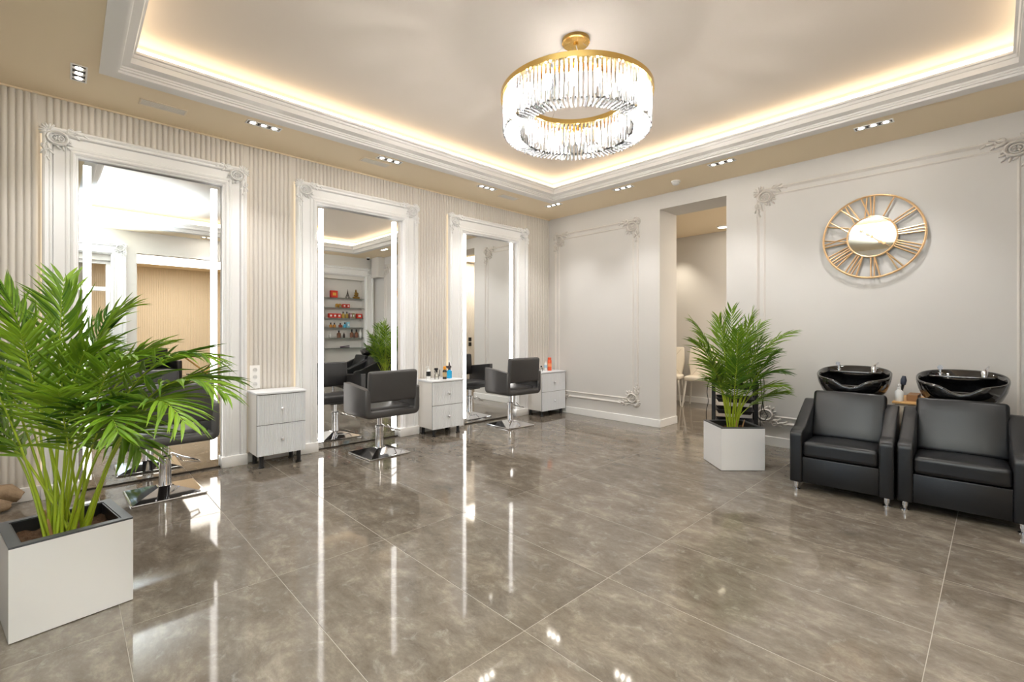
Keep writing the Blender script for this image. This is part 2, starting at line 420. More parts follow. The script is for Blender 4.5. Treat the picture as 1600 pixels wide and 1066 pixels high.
# ------------------------------------------------------------------ plaster ornaments
def ornament(su=1, sv=1):
    """relief corner spray in local (u, 0, v); u, v point along the two arms of the moulding; y is the outward relief"""
    b = BM()
    def leaf(u, v, l, wd, ang, h=.010):
        add_ball(b, (u, h * .35, v), l, h, wd, Euler((0, -ang, 0)).to_matrix())
    def scroll(cu, cv, r0, turns, a0, w0, sgn=1):
        pts = []; rr = []
        n = int(turns * 12)
        for i in range(n + 1):
            t = i / n; r = r0 * (1 - .78 * t); a = a0 + sgn * turns * 2 * PI * t
            pts.append((cu + r * math.cos(a), .007, cv + r * math.sin(a))); rr.append(w0 * (1 - .5 * t))
        add_tube(b, pts, rr, 6)
    # cartouche
    pts = [(.115 + .068 * math.cos(t), .008, .115 + .056 * math.sin(t)) for t in [2 * PI * k / 20 for k in range(20)]]
    add_tube(b, pts, .012, 6, closed=True)
    pts = [(.115 + .042 * math.cos(t), .008, .115 + .034 * math.sin(t)) for t in [2 * PI * k / 14 for k in range(14)]]
    add_tube(b, pts, .006, 5, closed=True)
    for k in range(6):
        a = 2 * PI * k / 6; leaf(.115 + .018 * math.cos(a), .115 + .015 * math.sin(a), .016, .009, a, .014)
    # shell towards the corner
    for k in range(7):
        a = math.radians(225 + (k - 3) * 24); leaf(.062 + .042 * math.cos(a), .062 + .042 * math.sin(a), .036, .011, a, .014)
    # sprays along both arms
    for flip in (0, 1):
        def L(u, v, l, wd, a, h=.010):
            if flip: leaf(v, u, l, wd, PI / 2 - a, h)
            else: leaf(u, v, l, wd, a, h)
        L(.200, .060, .050, .018, .35, .013); L(.205, .028, .048, .015, -.1, .012); L(.245, .072, .034, .012, .75)
        L(.258, .040, .040, .014, .2, .012); L(.250, .015, .032, .010, -.35); L(.305, .052, .030, .010, .55)
        L(.312, .030, .036, .010, .05); L(.355, .036, .026, .007, .15); L(.19, .118, .030, .013, .9, .011)
        if flip: scroll(.030, .205, .034, 1.4, PI / 2, .009, -1)
        else: scroll(.205, .030, .034, 1.4, 0, .009, 1)
    # leaf pointing into the field
    for l_, off, wd in ((.158, 0, .016), (.176, .022, .010), (.176, -.022, .010), (.190, 0, .010)):
        c = l_ + .0; leaf(c + off, c - off, .026, wd, PI / 4 + (.5 if off < 0 else -.5 if off > 0 else 0), .011)
    for v in b.verts: v.co = Vector((v.co.x * su, v.co.y, v.co.z * sv))
    return b
ORN = {}
for su in (1, -1):
    for sv in (1, -1): ORN[(su, sv)] = mesh('corner_ornament', ornament(su, sv), PLAST, angle=60)
ORNF = {}
for su in (1, -1):
    me = ORN[(su, -1)].copy(); me.materials.clear(); me.materials.append(FRAME); ORNF[su] = me

# relief panels on the right wall: double bead rectangle + ornaments
def relief(name, x0, x1, z0, z1, label):
    r = structure(name, label=label)
    def band(b, off, wd, h):
        prof = [(off, 0), (off + wd * .15, h * .7), (off + wd * .45, h), (off + wd * .7, h * .6), (off + wd, 0)]
        P = []
        for cx, cz_, sx, sz in ((x0, z0, 1, 1), (x1, z0, -1, 1), (x1, z1, -1, -1), (x0, z1, 1, -1)):
            P.append([b.verts.new((cx + sx * i, YR - h_, cz_ + sz * i)) for i, h_ in prof])
        for k in range(4):
            A, B = P[k], P[(k + 1) % 4]
            for i in range(len(prof) - 1): b.faces.new((A[i], B[i], B[i + 1], A[i + 1]))
    for nm, off, wd, h in (('outer_moulding', 0, .034, .018), ('inner_moulding', .074, .022, .011)):
        b = BM(); band(b, off, wd, h); obj(nm, b, PLAST, r, angle=25)
    for su, sv, cx, cz_ in ((1, 1, x0 - .02, z0 - .02), (-1, 1, x1 + .02, z0 - .02), (-1, -1, x1 + .02, z1 + .02), (1, -1, x0 - .02, z1 + .02)):
        o = link('corner_ornament', ORN[(su, sv)], r, (cx, YR - .002, cz_)); o.scale = (1, -1.5, 1)
    return r
relief('trim_3', -4.775, -3.30, .245, 2.745, 'narrow plaster relief panel left of the doorway')
relief('trim_4', -1.835, .21, .235, 2.80, 'wide plaster relief panel around the gold clock')

# ------------------------------------------------------------------ wall mirrors
def ubar(b, oy0, oy1, zt, zb, prof, xbase=0):
    """profile (inset, x) swept up the left jamb, across the head and down the right jamb"""
    S = []
    for fn in (lambda i: (oy0 + i, zb), lambda i: (oy0 + i, zt - i), lambda i: (oy1 - i, zt - i), lambda i: (oy1 - i, zb)):
        S.append([b.verts.new((xbase + x, *fn(i))) for i, x in prof])
    n = len(prof)
    for A, B in zip(S, S[1:]):
        for i in range(n): b.faces.new((A[i], A[(i + 1) % n], B[(i + 1) % n], B[i]))
    b.faces.new(S[0]); b.faces.new(S[-1][::-1])
TILT = [math.radians(.47)] * 3
TILT[0] = math.radians(.5); TILT[2] = 0
MLAB = ['tall wall mirror in white ornate frame nearest the camera, behind the near palm',
        'tall wall mirror in white ornate frame, the middle of three, reflecting shelves of bottles',
        'tall wall mirror in white ornate frame farthest away, next to the room corner']
def portal_parts(T, oy0, oy1, iy0, iy1, xs=1, orn=True):
    b = BM(); wd = iy0 - oy0
    ubar(b, oy0, oy1, ZF, .1, [(0, 0), (0, .062), (.006, .072), (.016, .078), (.026, .072), (.030, .066), (.036, .066), (.042, .072), (.05, .070), (.056, .058), (.06, 0)]); obj('outer_moulding', b, FRAME, T, angle=25)
    b = BM(); ubar(b, oy0 + .06, oy1 - .06, ZF - .06, .1, [(0, 0), (0, .056), (wd - .135, .056), (wd - .135, 0)]); obj('field_panel', b, FRAME, T, angle=25)
    b = BM(); ubar(b, oy0 + wd - .075, oy1 - wd + .075, ZF - wd + .075, .1, [(0, 0), (0, .058), (.008, .066), (.02, .064), (.028, .058), (.034, .070), (.046, .076), (.056, .070), (.060, .060), (.068, .060), (.075, .054), (.075, 0)]); obj('inner_moulding', b, FRAME, T, angle=25)
    for y0, y1 in ((oy0, iy0), (iy1, oy1)):
        b = BM(); add_box(b, 0, .082, y0 - .004, y1 + .004, 0, .1, .005, 2); obj('plinth', b, WHITE, T)
    if orn:
        for su, cy in ((1, oy0 - .012), (-1, oy1 + .012)):
            o = link('corner_ornament', ORNF[su * (1 if True else 1)], T, (.060, cy, ZF + .012), (0, 0, PI / 2)); o.scale = (.82, -1.5, .82)
for k, (oy0, oy1, iy0, iy1) in enumerate(FR):
    yc = (iy0 + iy1) / 2
    T = thing('wall_mirror', MLAB[k], 'mirror', (XL, yc, 0), group='tall framed mirrors along the fluted wall')
    oy0, oy1, iy0, iy1 = oy0 - yc, oy1 - yc, iy0 - yc, iy1 - yc
    portal_parts(T, oy0, oy1, iy0, iy1)
    b = BM(); add_box(b, -.004, .004, iy0 + .002, iy1 - .002, -.0 + .016, ZI - .005); g = obj('mirror_glass', b, MIRROR, T, (.014, 0, 0), (0, 0, TILT[k]), smooth=False)
    b = BM(); add_box(b, 0, .020, iy0, iy1, .0, .014); obj('bottom_rail', b, DARKEDGE, T, smooth=False)
    for y0, y1 in ((iy0 + .026, iy0 + .074), (iy1 - .078, iy1 - .030)):
        b = BM(); add_box(b, .022, .030, y0, y1, .085, 2.52); obj('light_strip', b, STRIP, T, smooth=False)
    for y0, y1 in ((oy0 - .008, oy0 - .001), (oy1 + .001, oy1 + .008)):
        b = BM(); add_box(b, .002, .03, y0, y1, .11, ZF - .01); obj('edge_light', b, EDGEL, T, smooth=False)

# ------------------------------------------------------------------ ceiling fittings
LAMP = emission('downlight', (1.0, .93, .82), 120.0)
def spotlight(x, y, ang, label, n=3, L=.27, W=.085, z=ZS):
    T = thing('recessed_spotlight', label, 'ceiling light', (x, y, z), ang, 'recessed spotlights in the ceiling border')
    b = BM(); h = L / 2; q = W / 2
    for x0, x1, y0, y1 in ((-h, h, -q, -q + .01), (-h, h, q - .01, q), (-h, -h + .01, -q + .01, q - .01), (h - .01, h, -q + .01, q - .01)): add_box(b, x0, x1, y0, y1, -.006, .0, .001, 1)
    obj('trim_frame', b, WHITE, T)
    b = BM(); add_box(b, -h + .01, h - .01, -q + .01, q - .01, -.0025, -.0005); obj('housing', b, BLACKP, T, smooth=False)
    for k in range(n):
        cx = (k - (n - 1) / 2) * (L - .02) / n
        b = BM(); add_lathe(b, [(.034, -.001), (.034, -.0055), (.030, -.0055), (.019, -.003)], 16); o = obj('reflector', b, CHROME, T, (cx, 0, 0))
        b = BM(); add_lathe(b, [(0.0, -.0046), (.019, -.0046), (.020, -.003), (0.0, -.003)], 14); obj('lamp', b, LAMP, o, (0, 0, 0), smooth=False)
    spot_light('spot_beam', (x, y, z - .05), (0, 0, 0), 34 * n / 3, NEUT, 1.7, .05)
R90 = PI / 2
spotlight(-4.33, .052, 0, 'recessed spotlight set crosswise at the top left of the photo')
spotlight(-4.335, 1.21, R90, 'three-lamp recessed spotlight nearest the camera above the left mirrors')
spotlight(-4.31, 2.385, R90, 'three-lamp recessed spotlight beside the middle slot vent')
spotlight(-4.31, 3.70, R90, 'three-lamp recessed spotlight left of the chandelier, above the far mirror')
spotlight(-4.26, 4.88, 0, 'three-lamp recessed spotlight in the ceiling corner')
spotlight(-3.165, 4.915, 0, 'three-lamp recessed spotlight between the corner and the smoke detector')
spotlight(-1.98, 4.92, 0, 'three-lamp recessed spotlight right of the smoke detector')
spotlight(-.725, 4.965, 0, 'three-lamp recessed spotlight above the gold clock')
spotlight(.43, 3.6, R90, 'recessed spotlight added for even light in the border above the shelf niche')  # from here on, spotlights added out of view to light the room evenly
spotlight(.43, 2.0, R90, 'recessed spotlight added for even light in the border above the opening to the next room')
spotlight(.43, .3, R90, 'recessed spotlight added for even light in the border beside the camera')
spotlight(-1.2, -.35, 0, 'recessed spotlight added for even light in the border in front of the shop window')
spotlight(-3.0, -.35, 0, 'recessed spotlight added for even light in the border by the shop window, left end')
def vent(x, y, label):
    T = thing('slot_vent', label, 'vent', (x, y, ZS), R90, 'slot vents in the ceiling border')
    b = BM(); h, q = .15, .062
    for x0, x1, y0, y1 in ((-h, h, -q, -q + .012), (-h, h, q - .012, q), (-h, -h + .012, -q + .012, q - .012), (h - .012, h, -q + .012, q - .012)): add_box(b, x0, x1, y0, y1, -.007, .0, .002, 1)
    VM = mat('vent_paint', (240, 226, 204), .5)
    obj('frame', b, VM, T)
    b = BM(); add_box(b, -h + .012, h - .012, -q + .012, q - .012, -.001, -.0004); obj('backing', b, mat('vent_dark', (190, 182, 170), .6), T, smooth=False)
    for k in range(6):
        b = BM(); yy = -q + .02 + k * .0168; add_box(b, -h + .012, h - .012, yy - .0045, yy + .0045, -.006, -.002); obj('slat', b, mat('vent_slat', (236, 230, 220), .5), T, smooth=False)
vent(-4.52, .54, 'slot vent at the left, above the nearest mirror')
vent(-4.47, 2.31, 'slot vent beside a spotlight above the middle mirror')
vent(-4.42, 4.17, 'slot vent above the farthest mirror')
T = thing('smoke_detector', 'small round white smoke detector on the ceiling above the doorway', 'smoke detector', (-2.595, 5.14, ZS))
b = BM(); add_lathe(b, [(.052, 0), (.052, -.014), (.046, -.018)], 20); obj('mounting_ring', b, WHITE, T)
b = BM(); add_lathe(b, [(.044, -.018), (.042, -.034), (.030, -.044), (0.0, -.046)], 20); obj('sensor_dome', b, mat('detector_white', (232, 232, 230), .4), T)

# ------------------------------------------------------------------ chandelier
CX, CY = -2.03, 2.56
T = thing('chandelier', 'round gold chandelier ring hung with clear crystal prisms', 'chandelier', (CX, CY, 0))
RO, RI, ZT, ZB = .525, .365, 2.885, 2.61
b = BM(); add_lathe(b, [(.096, ZC), (.096, ZC - .022), (.09, ZC - .028), (.0, ZC - .028)], 32); cn = obj('canopy', b, GOLD, T)
b = BM(); add_lathe(b, [(.018, ZC - .028), (.018, ZC - .04), (.0, ZC - .04)], 12); obj('hub', b, GOLD, cn)
b = BM()
add_lathe(b, [(RO, ZT - .035), (RO, ZT), (RO - .012, ZT), (RO - .012, ZT - .035), (RO, ZT - .035)], 72)
obj('outer_band', b, GOLD, T, angle=30)
b = BM(); add_lathe(b, [(RI, ZT - .035), (RI, ZT), (RI + .012, ZT), (RI + .012, ZT - .035), (RI, ZT - .035)], 64); obj('inner_band', b, GOLD, T, angle=30)
b = BM()
add_lathe(b, [(RI + .012, ZT - .012), (RO - .012, ZT - .012), (RO - .012, ZT - .004), (RI + .012, ZT - .004), (RI + .012, ZT - .012)], 64); obj('top_plate', b, GOLD, T, angle=30)
for k in range(3):
    a = k * 2 * PI / 3 + .6
    b = BM(); add_cyl(b, (.05 * math.cos(a), .05 * math.sin(a), ZC - .028), (.44 * math.cos(a), .44 * math.sin(a), ZT), .0016, n=5); obj('suspension_wire', b, CHROME, T)
b = BM()
add_tube(b, [(0, 0, ZC - .03), (.02, .01, 3.15), (.12, .03, 3.03), (.32, .05, 2.95), (.44, .06, ZT)], .003, 6); obj('power_cord', b, mat('clear_cord', (220, 214, 205), .4), T)
def crystal_material():
    m = bpy.data.materials.new('crystal'); m.use_nodes = True; nt = m.node_tree; nt.nodes.remove(nt.nodes['Principled BSDF'])
    t = nt.nodes.new('ShaderNodeBsdfTransparent'); t.inputs[0].default_value = (.96, .96, .95, 1)
    g = nt.nodes.new('ShaderNodeBsdfGlossy'); g.inputs['Roughness'].default_value = .03
    r = nt.nodes.new('ShaderNodeBsdfTranslucent'); r.inputs[0].default_value = (1, 1, 1, 1)
    m1 = nt.nodes.new('ShaderNodeMixShader'); m1.inputs[0].default_value = .17
    m2 = nt.nodes.new('ShaderNodeMixShader')
    f = nt.nodes.new('ShaderNodeFresnel'); f.inputs[0].default_value = 1.9
    L = nt.links
    L.new(t.outputs[0], m1.inputs[1]); L.new(r.outputs[0], m1.inputs[2]); L.new(f.outputs[0], m2.inputs[0])
    L.new(m1.outputs[0], m2.inputs[1]); L.new(g.outputs[0], m2.inputs[2]); L.new(m2.outputs[0], nt.nodes['Material Output'].inputs[0])
    return m
CRY = crystal_material()
def prism(L, r):
    b = BM(); add_lathe(b, [(.0, 0), (r * .5, -.004), (r, -.012), (r, -L + .016), (0.0, -L)], 5)
    return mesh('crystal_prism', b, CRY, False)
PR = [prism(.255, .0095), prism(.242, .009), prism(.262, .0085)]
PB = prism(.13, .0085)
for k in range(112):
    a = 2 * PI * k / 112
    link('crystal_prism', PR[k % 3], T, ((RO - .022) * math.cos(a), (RO - .022) * math.sin(a), ZT - .012), (0, 0, a))
for k in range(80):
    a = 2 * PI * (k + .5) / 80
    link('crystal_prism', PR[(k + 1) % 3], T, ((RI + .022) * math.cos(a), (RI + .022) * math.sin(a), ZT - .012), (0, 0, a))
for k in range(96):
    a = 2 * PI * (k + .25) / 96
    link('bottom_crystal', PB, T, ((RO - .018) * math.cos(a), (RO - .018) * math.sin(a), ZB + .012), Euler((0, PI / 2, a)))
BULB = emission('bulb_glow', (1.0, .98, .96), 340.0)
b = BM(); add_lathe(b, [(0.0, -.115), (.012, -.108), (.019, -.085), (.019, -.035), (.011, -.018), (0, -.018)], 10); bme = mesh('bulb', b, BULB)
b = BM(); add_lathe(b, [(.011, -.02), (.011, .0), (0.0, .0)], 10); sme = mesh('bulb_holder', b, GOLD)
for k in range(18):
    a = 2 * PI * (k + .3) / 18; p = (.445 * math.cos(a), .445 * math.sin(a), ZT - .05)
    o = link('bulb_holder', sme, T, p); link('bulb', bme, o, (0, 0, 0))

# ------------------------------------------------------------------ gold wall clock
T = thing('wall_clock', 'large openwork gold wall clock with roman numerals and mirrored centre', 'clock', (-.812, YR - .035, 2.13))
def ringtube(b, R, r, n=64): add_tube(b, [(R * math.cos(2 * PI * k / n), 0, R * math.sin(2 * PI * k / n)) for k in range(n)], r, 8, closed=True)
RC, Ri = .385, .188
b = BM(); ringtube(b, RC, .0095); obj('outer_ring', b, CLOCKG, T)
b = BM(); ringtube(b, Ri, .0095); obj('inner_ring', b, CLOCKG, T)
b = BM(); add_lathe(b, [(0, -.004), (Ri - .004, -.004), (Ri - .004, .006), (0, .006)], 48, mtx=Matrix.Rotation(PI / 2, 3, 'X')); obj('mirror_disc', b, MIRROR, T, angle=30)
NUM = ['XII', 'I', 'II', 'III', 'IIII', 'V', 'VI', 'VII', 'VIII', 'IX', 'X', 'XI']
def numeral(s, ang):
    b = BM(); wI, wV, wX = .030, .062, .066
    tot = sum({'I': wI, 'V': wV, 'X': wX}[c] for c in s); x = -tot / 2
    r0, r1 = Ri + .004, RC - .004
    def bar(xa, ra, xb, rb, th):
        def P(xx, rr): return (xx * math.cos(ang) + rr * math.sin(ang), 0, -xx * math.sin(ang) + rr * math.cos(ang))
        add_tube(b, [P(xa, ra), P(xb, rb)], th, 6)
    for c in s:
        wd = {'I': wI, 'V': wV, 'X': wX}[c]; cx = x + wd / 2; f0 = .62
        if c == 'I': bar(cx * f0, r0, cx, r1, .0072)
        elif c == 'V': bar(cx * f0, r0, cx - wd * .36, r1, .0078); bar(cx * f0, r0, cx + wd * .36, r1, .0062)
        else: bar(cx * f0 + wd * .28, r0, cx - wd * .36, r1, .0078); bar(cx * f0 - wd * .28, r0, cx + wd * .36, r1, .0062)
        x += wd
    return b
for k, s in enumerate(NUM): obj('numeral', numeral(s, k * PI / 6 - math.radians(4)), CLOCKG, T)
def hand(ang, L, tail, wd):
    b = BM(); d = Vector((math.sin(ang), 0, math.cos(ang))); sd = Vector((math.cos(ang), 0, -math.sin(ang))); y = Vector((0, -.016, 0))
    add_tube(b, [y - d * tail, y + d * L], wd, 6)
    c = y + d * (L * .72); add_ball(b, c, .016, .004, .016)
    add_ball(b, y - d * tail, .012, .004, .012)
    return b
obj('minute_hand', hand(math.radians(129), .165, .10, .0035), CLOCKG, T)
obj('hour_hand', hand(math.radians(132), .12, .04, .0045), CLOCKG, T)
b = BM(); add_lathe(b, [(.014, .008), (.014, .02), (0, .022)], 14, mtx=Matrix.Rotation(PI / 2, 3, 'X')); obj('hub', b, CLOCKG, T)

# ------------------------------------------------------------------ salon chairs
def salon_chair():
    T = thing('salon_chair', '', 'chair', group='hydraulic styling chairs facing the mirrors')
    # local -x faces the mirror
    b = BM(); S = .228
    add_box(b, -S, S, -S, S, 0, .014, .006, 2)
    rings = []
    for hw, z in ((S - .012, .014), (.05, .062), (.045, .066)):
        rings.append([b.verts.new(p) for p in ((-hw, -hw, z), (hw, -hw, z), (hw, hw, z), (-hw, hw, z))])
    for A, B in zip(rings, rings[1:]):
        for i in range(4): b.faces.new((A[i], A[(i + 1) % 4], B[(i + 1) % 4], B[i]))
    b.faces.new(rings[-1])
    obj('base_plate', b, CHROME, T, angle=12)
    b = BM(); add_lathe(b, [(.046, .06), (.040, .075), (.038, .22), (.038, .26), (.044, .265), (.044, .285), (.036, .29)], 24); col = obj('hydraulic_column', b, CHROME, T)
    b = BM(); add_lathe(b, [(.024, .285), (.024, .40)], 18); obj('piston', b, CHROME, col)
    b = BM(); add_box(b, -.12, .12, -.10, .10, .388, .412, .004, 1); obj('mounting_bracket', b, BLACKP, T)
    b = BM()
    add_tube(b, [(.05, .06, .285), (.07, .10, .24), (.03, .22, .205), (-.05, .225, .20), (-.10, .13, .235), (-.07, .05, .285)], .006, 8); obj('pump_lever', b, CHROME, T)
    # U-shaped arm shell
    def section(b, x, th, zt, inset):
        zb, wo, R = .408 + inset, .300 - inset, .055
        out = [(-wo, zt - inset)]; inn = []
        for k in range(5):
            a = PI + k * PI / 8; out.append((-wo + R + R * math.cos(a), zb + R + R * math.sin(a)))
        for k in range(5):
            a = 1.5 * PI + k * PI / 8; out.append((wo - R + R * math.cos(a), zb + R + R * math.sin(a)))
        out.append((wo, zt - inset)); t = th - 2 * inset; r = .018
        wi, zi = wo - t, zb + t
        inn = [(wi, zt - inset)]
        for k in range(5):
            a = 0 - k * PI / 8; inn.append((wi - r + r * math.cos(a), zi + r + r * math.sin(a)))
        for k in range(5):
            a = 1.5 * PI - k * PI / 8; inn.append((-wi + r + r * math.cos(a), zi + r + r * math.sin(a)))
        inn.append((-wi, zt - inset))
        return [b.verts.new((x, y_, z_)) for y_, z_ in out + inn]
    b = BM(); st = []
    for x, ins in ((.285, .016), (.279, .006), (.268, 0), (-.168, 0), (-.179, .006), (-.185, .016)):
        st.append(section(b, x, .062, .685 + (.27 - x) * .10, ins))
    n = len(st[0])
    for A, B in zip(st, st[1:]):
        for i in range(n): b.faces.new((A[i], A[(i + 1) % n], B[(i + 1) % n], B[i]))
    h = n // 2
    for S_, rev in ((st[0], 1), (st[-1], 0)):
        for i in range(h - 1):
            q = [S_[i], S_[i + 1], S_[n - 2 - i], S_[n - 1 - i]]; b.faces.new(q[::-1] if rev else q)
    obj('arm_shell', b, LEATH2, T, angle=50)
    b = BM(); add_box(b, -.20, .20, -.236, .236, .44, .498, .022, 3); obj('seat', b, LEATH2, T, angle=60)
    b = BM()
    add_box(b, -.034, .034, -.262, .262, -.15, .15, .026, 3, mtx=Matrix.Translation((.262, 0, .708)) @ Matrix.Rotation(math.radians(5), 4, 'Y')); obj('backrest', b, LEATH2, T, angle=60)
    return T
ch = salon_chair(); ch.location = (-4.40, .535, 0); ch.rotation_euler = (0, 0, math.radians(2)); ch['label'] = 'charcoal styling chair nearest the camera, half hidden by the near palm'
dup(ch, (-4.345, 2.29, 0), math.radians(1), 'charcoal styling chair in front of the middle mirror')
dup(ch, (-4.45, 4.23, 0), math.radians(-3), 'charcoal styling chair in front of the farthest mirror').scale = (1, .98, 1.05)

# ------------------------------------------------------------------ drawer cabinets
def cabinet(x1, y0, y1, z0, z1, label):
    T = thing('drawer_cabinet', label, 'cabinet', ((XL + .04 + x1) / 2, (y0 + y1) / 2, 0), group='white two-drawer cabinets by the mirrors')
    d = (x1 - XL - .04) / 2; wy_ = (y1 - y0) / 2
    b = BM(); add_box(b, -d, d - .018, -wy_, wy_, z0, z1 - .02, .003, 1); obj('body', b, mat('cabinet_side', (226, 222, 216), .4), T)
    b = BM(); add_box(b, -d, d + .006, -wy_ - .006, wy_ + .006, z1 - .02, z1, .004, 2); obj('top', b, CABW, T)
    zm = (z0 + z1 - .02) / 2
    b = BM(); add_box(b, d - .018, d - .014, -wy_ + .001, wy_ - .001, z0 + .004, z1 - .021); obj('drawer_gap_shade', b, mat('gap_shade_grey', (70, 68, 66), .6), T, smooth=False)  # dark sheet behind the drawers paints the shade in their gaps
    for za, zb in ((z0, zm - .003), (zm + .003, z1 - .026)):
        n = 22; pts = []; yw = 2 * (wy_ - .002) / n
        prof = [(d - .018, -wy_ + .002)]
        for k in range(n):
            y_ = -wy_ + .002 + k * yw
            prof += [(d - .0042, y_ + yw * .03), (d, y_ + yw * .26), (d, y_ + yw * .74), (d - .0042, y_ + yw * .97)]
        prof.append((d - .018, wy_ - .002))
        b = BM(); add_prism(b, prof, 'z', za, zb); dr = obj('drawer', b, CABW, T, angle=20)
        b = BM(); mt = Matrix.Translation((d, 0, (za + zb) / 2)) @ Matrix.Rotation(PI / 2, 4, 'Y')
        t = bmesh.new(); add_lathe(t, [(.006, 0), (.006, .010), (.014, .014), (.016, .022), (.010, .030), (0, .031)], 14); merge(b, t, mt); obj('knob', b, mat('knob_silver', (235, 236, 240), .3, .85), dr, angle=25)
    for sx in (-d + .05, d - .05):
        for sy in (-wy_ + .05, wy_ - .05):
            b = BM(); add_lathe(b, [(.026, 0), (.026, .008), (.019, .014), (.019, z0)], 14, (sx, sy, 0)); obj('leg', b, BLACKP, T)
    return z1
cabinet(-4.55, 1.213, 1.636, .115, .686, 'white two-drawer cabinet with black feet beside the near mirror, bare on top')
ZC2 = cabinet(-4.53, 3.062, 3.512, .09, .66, 'white two-drawer cabinet behind the middle chair, with spray bottles on top')
ZC3 = cabinet(-4.53, 4.945, 5.462, .08, .65, 'white two-drawer cabinet in the corner, with a tall orange bottle on top')

T = thing('wall_socket', 'white triple power socket on the fluted wall above the bare cabinet', 'socket', (XL + .014, 1.282, .80))
b = BM(); add_box(b, 0, .010, -.044, .044, -.11, .115, .004, 2); obj('cover_plate', b, WHITE, T)
for k in range(3):
    b = BM(); t = bmesh.new(); add_lathe(t, [(.020, 0), (.020, .004), (.017, .004), (.015, .001), (0, .001)], 16)
    merge(b, t, Matrix.Translation((.010, 0, -.065 + k * .068)) @ Matrix.Rotation(PI / 2, 4, 'Y')); o = obj('socket_insert', b, mat('socket_grey', (222, 221, 219), .4), T)
    for s in (-.008, .008):
        b = BM(); add_ball(b, (.0115, s, -.065 + k * .068), .002, .003, .003); obj('contact_hole', b, BLACKP, o)

# ------------------------------------------------------------------ bottles
def bottle(label, loc, prof, body, parts=(), group=None, name='bottle', n=16, cat='bottle'):
    T = thing(name, label, cat, loc, group=group)
    b = BM(); add_lathe(b, prof, n); obj('body', b, body, T)
    for nm, pr, m in parts:
        if callable(pr): b = pr()
        else: b = BM(); add_lathe(b, pr, n)
        obj(nm, b, m, T)
    return T
WP = mat('white_plastic', (238, 238, 236), .35); CLEARP = pane('clear_plastic', (.93, .93, .90), .85, .08)
AMBER = mat('amber_bottle', (120, 70, 36), .2, coat=.3); BLUEL = mat('blue_liquid', (30, 170, 225), .2, coat=.3); ORANGE = mat('orange_plastic', (238, 96, 48), .35)
def trigger(h, s=1):
    def f():
        b = BM(); add_lathe(b, [(.011 * s, h), (.011 * s, h + .02), (.007 * s, h + .024)], 12)
        add_box(b, -.010 * s, .010 * s, -.032 * s, .016 * s, h + .022, h + .048, .004, 1)
        add_tube(b, [(0, -.016 * s, h + .024), (0, -.026 * s, h + .008), (0, -.024 * s, h - .012)], .004, 6)
        return b
    return f
def pump(h):
    def f():
        b = BM(); add_lathe(b, [(.012, h), (.012, h + .014), (.004, h + .016), (.004, h + .034), (.009, h + .035), (.009, h + .044), (0, h + .045)], 12)
        add_tube(b, [(0, 0, h + .04), (0, -.03, h + .038), (0, -.036, h + .032)], .004, 6); return b
    return f
c2 = lambda x, y: (x, y, ZC2)
GB = 'bottles on the middle cabinet'
bottle('white pump bottle with black label band, leftmost on the middle cabinet', c2(-4.70, 3.115), [(.024, 0), (.026, .004), (.026, .10), (.018, .112), (.010, .116)], WP,
       [('label_band', [(.0265, .045), (.0265, .10)], BLACKP), ('pump', pump(.116), WP)], GB)
bottle('clear spray bottle with black trigger on the middle cabinet', c2(-4.66, 3.205), [(.024, 0), (.026, .004), (.026, .06), (.012, .085), (.010, .09)], CLEARP, [('trigger', trigger(.09), BLACKP)], GB)
bottle('dark bottle with orange cap on the middle cabinet', c2(-4.63, 3.30), [(.023, 0), (.025, .004), (.025, .10), (.012, .116), (.010, .118)], mat('dark_bottle', (46, 38, 30), .25),
       [('label_band', [(.0255, .03), (.0255, .085)], mat('tan_label', (196, 172, 130), .5)), ('cap', [(.016, .116), (.018, .12), (.018, .15), (.008, .157)], mat('orange_cap', (240, 160, 40), .35))], GB)
bottle('blue spray bottle with dark trigger, rightmost on the middle cabinet', c2(-4.70, 3.42), [(.030, 0), (.033, .004), (.033, .085), (.016, .10), (.012, .104)], BLUEL,
       [('trigger', trigger(.104, 1.5), mat('dark_trigger', (74, 62, 68), .4)), ('nozzle_stem', [(.012, .15), (.007, .19), (0, .20)], mat('dark_trigger', (74, 62, 68), .4))], GB)
T = thing('styling_pen', 'thin black styling tool standing beside the orange capped bottle', 'styling tool', c2(-4.68, 3.262), group=None)
b = BM(); add_lathe(b, [(.005, 0), (.005, .10), (.003, .115), (0, .118)], 8); obj('shaft', b, BLACKP, T)
b = BM(); add_lathe(b, [(.006, .0), (.0065, .004), (.0065, .03), (.006, .034)], 8); obj('grip', b, WP, T)
GC = 'bottles on the corner cabinet'
bottle('small clear jar with black cap, leftmost on the corner cabinet', (-4.66, 5.06, ZC3), [(.02, 0), (.022, .004), (.022, .05), (.012, .06)], CLEARP, [('cap', [(.011, .06), (.011, .08), (0, .082)], BLACKP)], GC)
bottle('slim white bottle beside the orange bottle in the corner', (-4.64, 5.135, ZC3), [(.018, 0), (.02, .004), (.02, .11), (.010, .125)], WP, [('cap', [(.011, .125), (.011, .14), (0, .142)], WP), ('label_band', [(.0205, .05), (.0205, .09)], mat('pale_blue', (170, 205, 225), .5))], GC)
bottle('tall orange bottle on the corner cabinet', (-4.66, 5.245, ZC3), [(.028, 0), (.031, .004), (.031, .15), (.02, .168)], ORANGE, [('cap', [(.026, .165), (.026, .19), (.022, .198), (0, .2)], mat('orange_dark', (222, 80, 40), .35)), ('label_band', [(.0316, .06), (.0316, .11)], mat('peach_label', (248, 160, 110), .5))], GC)

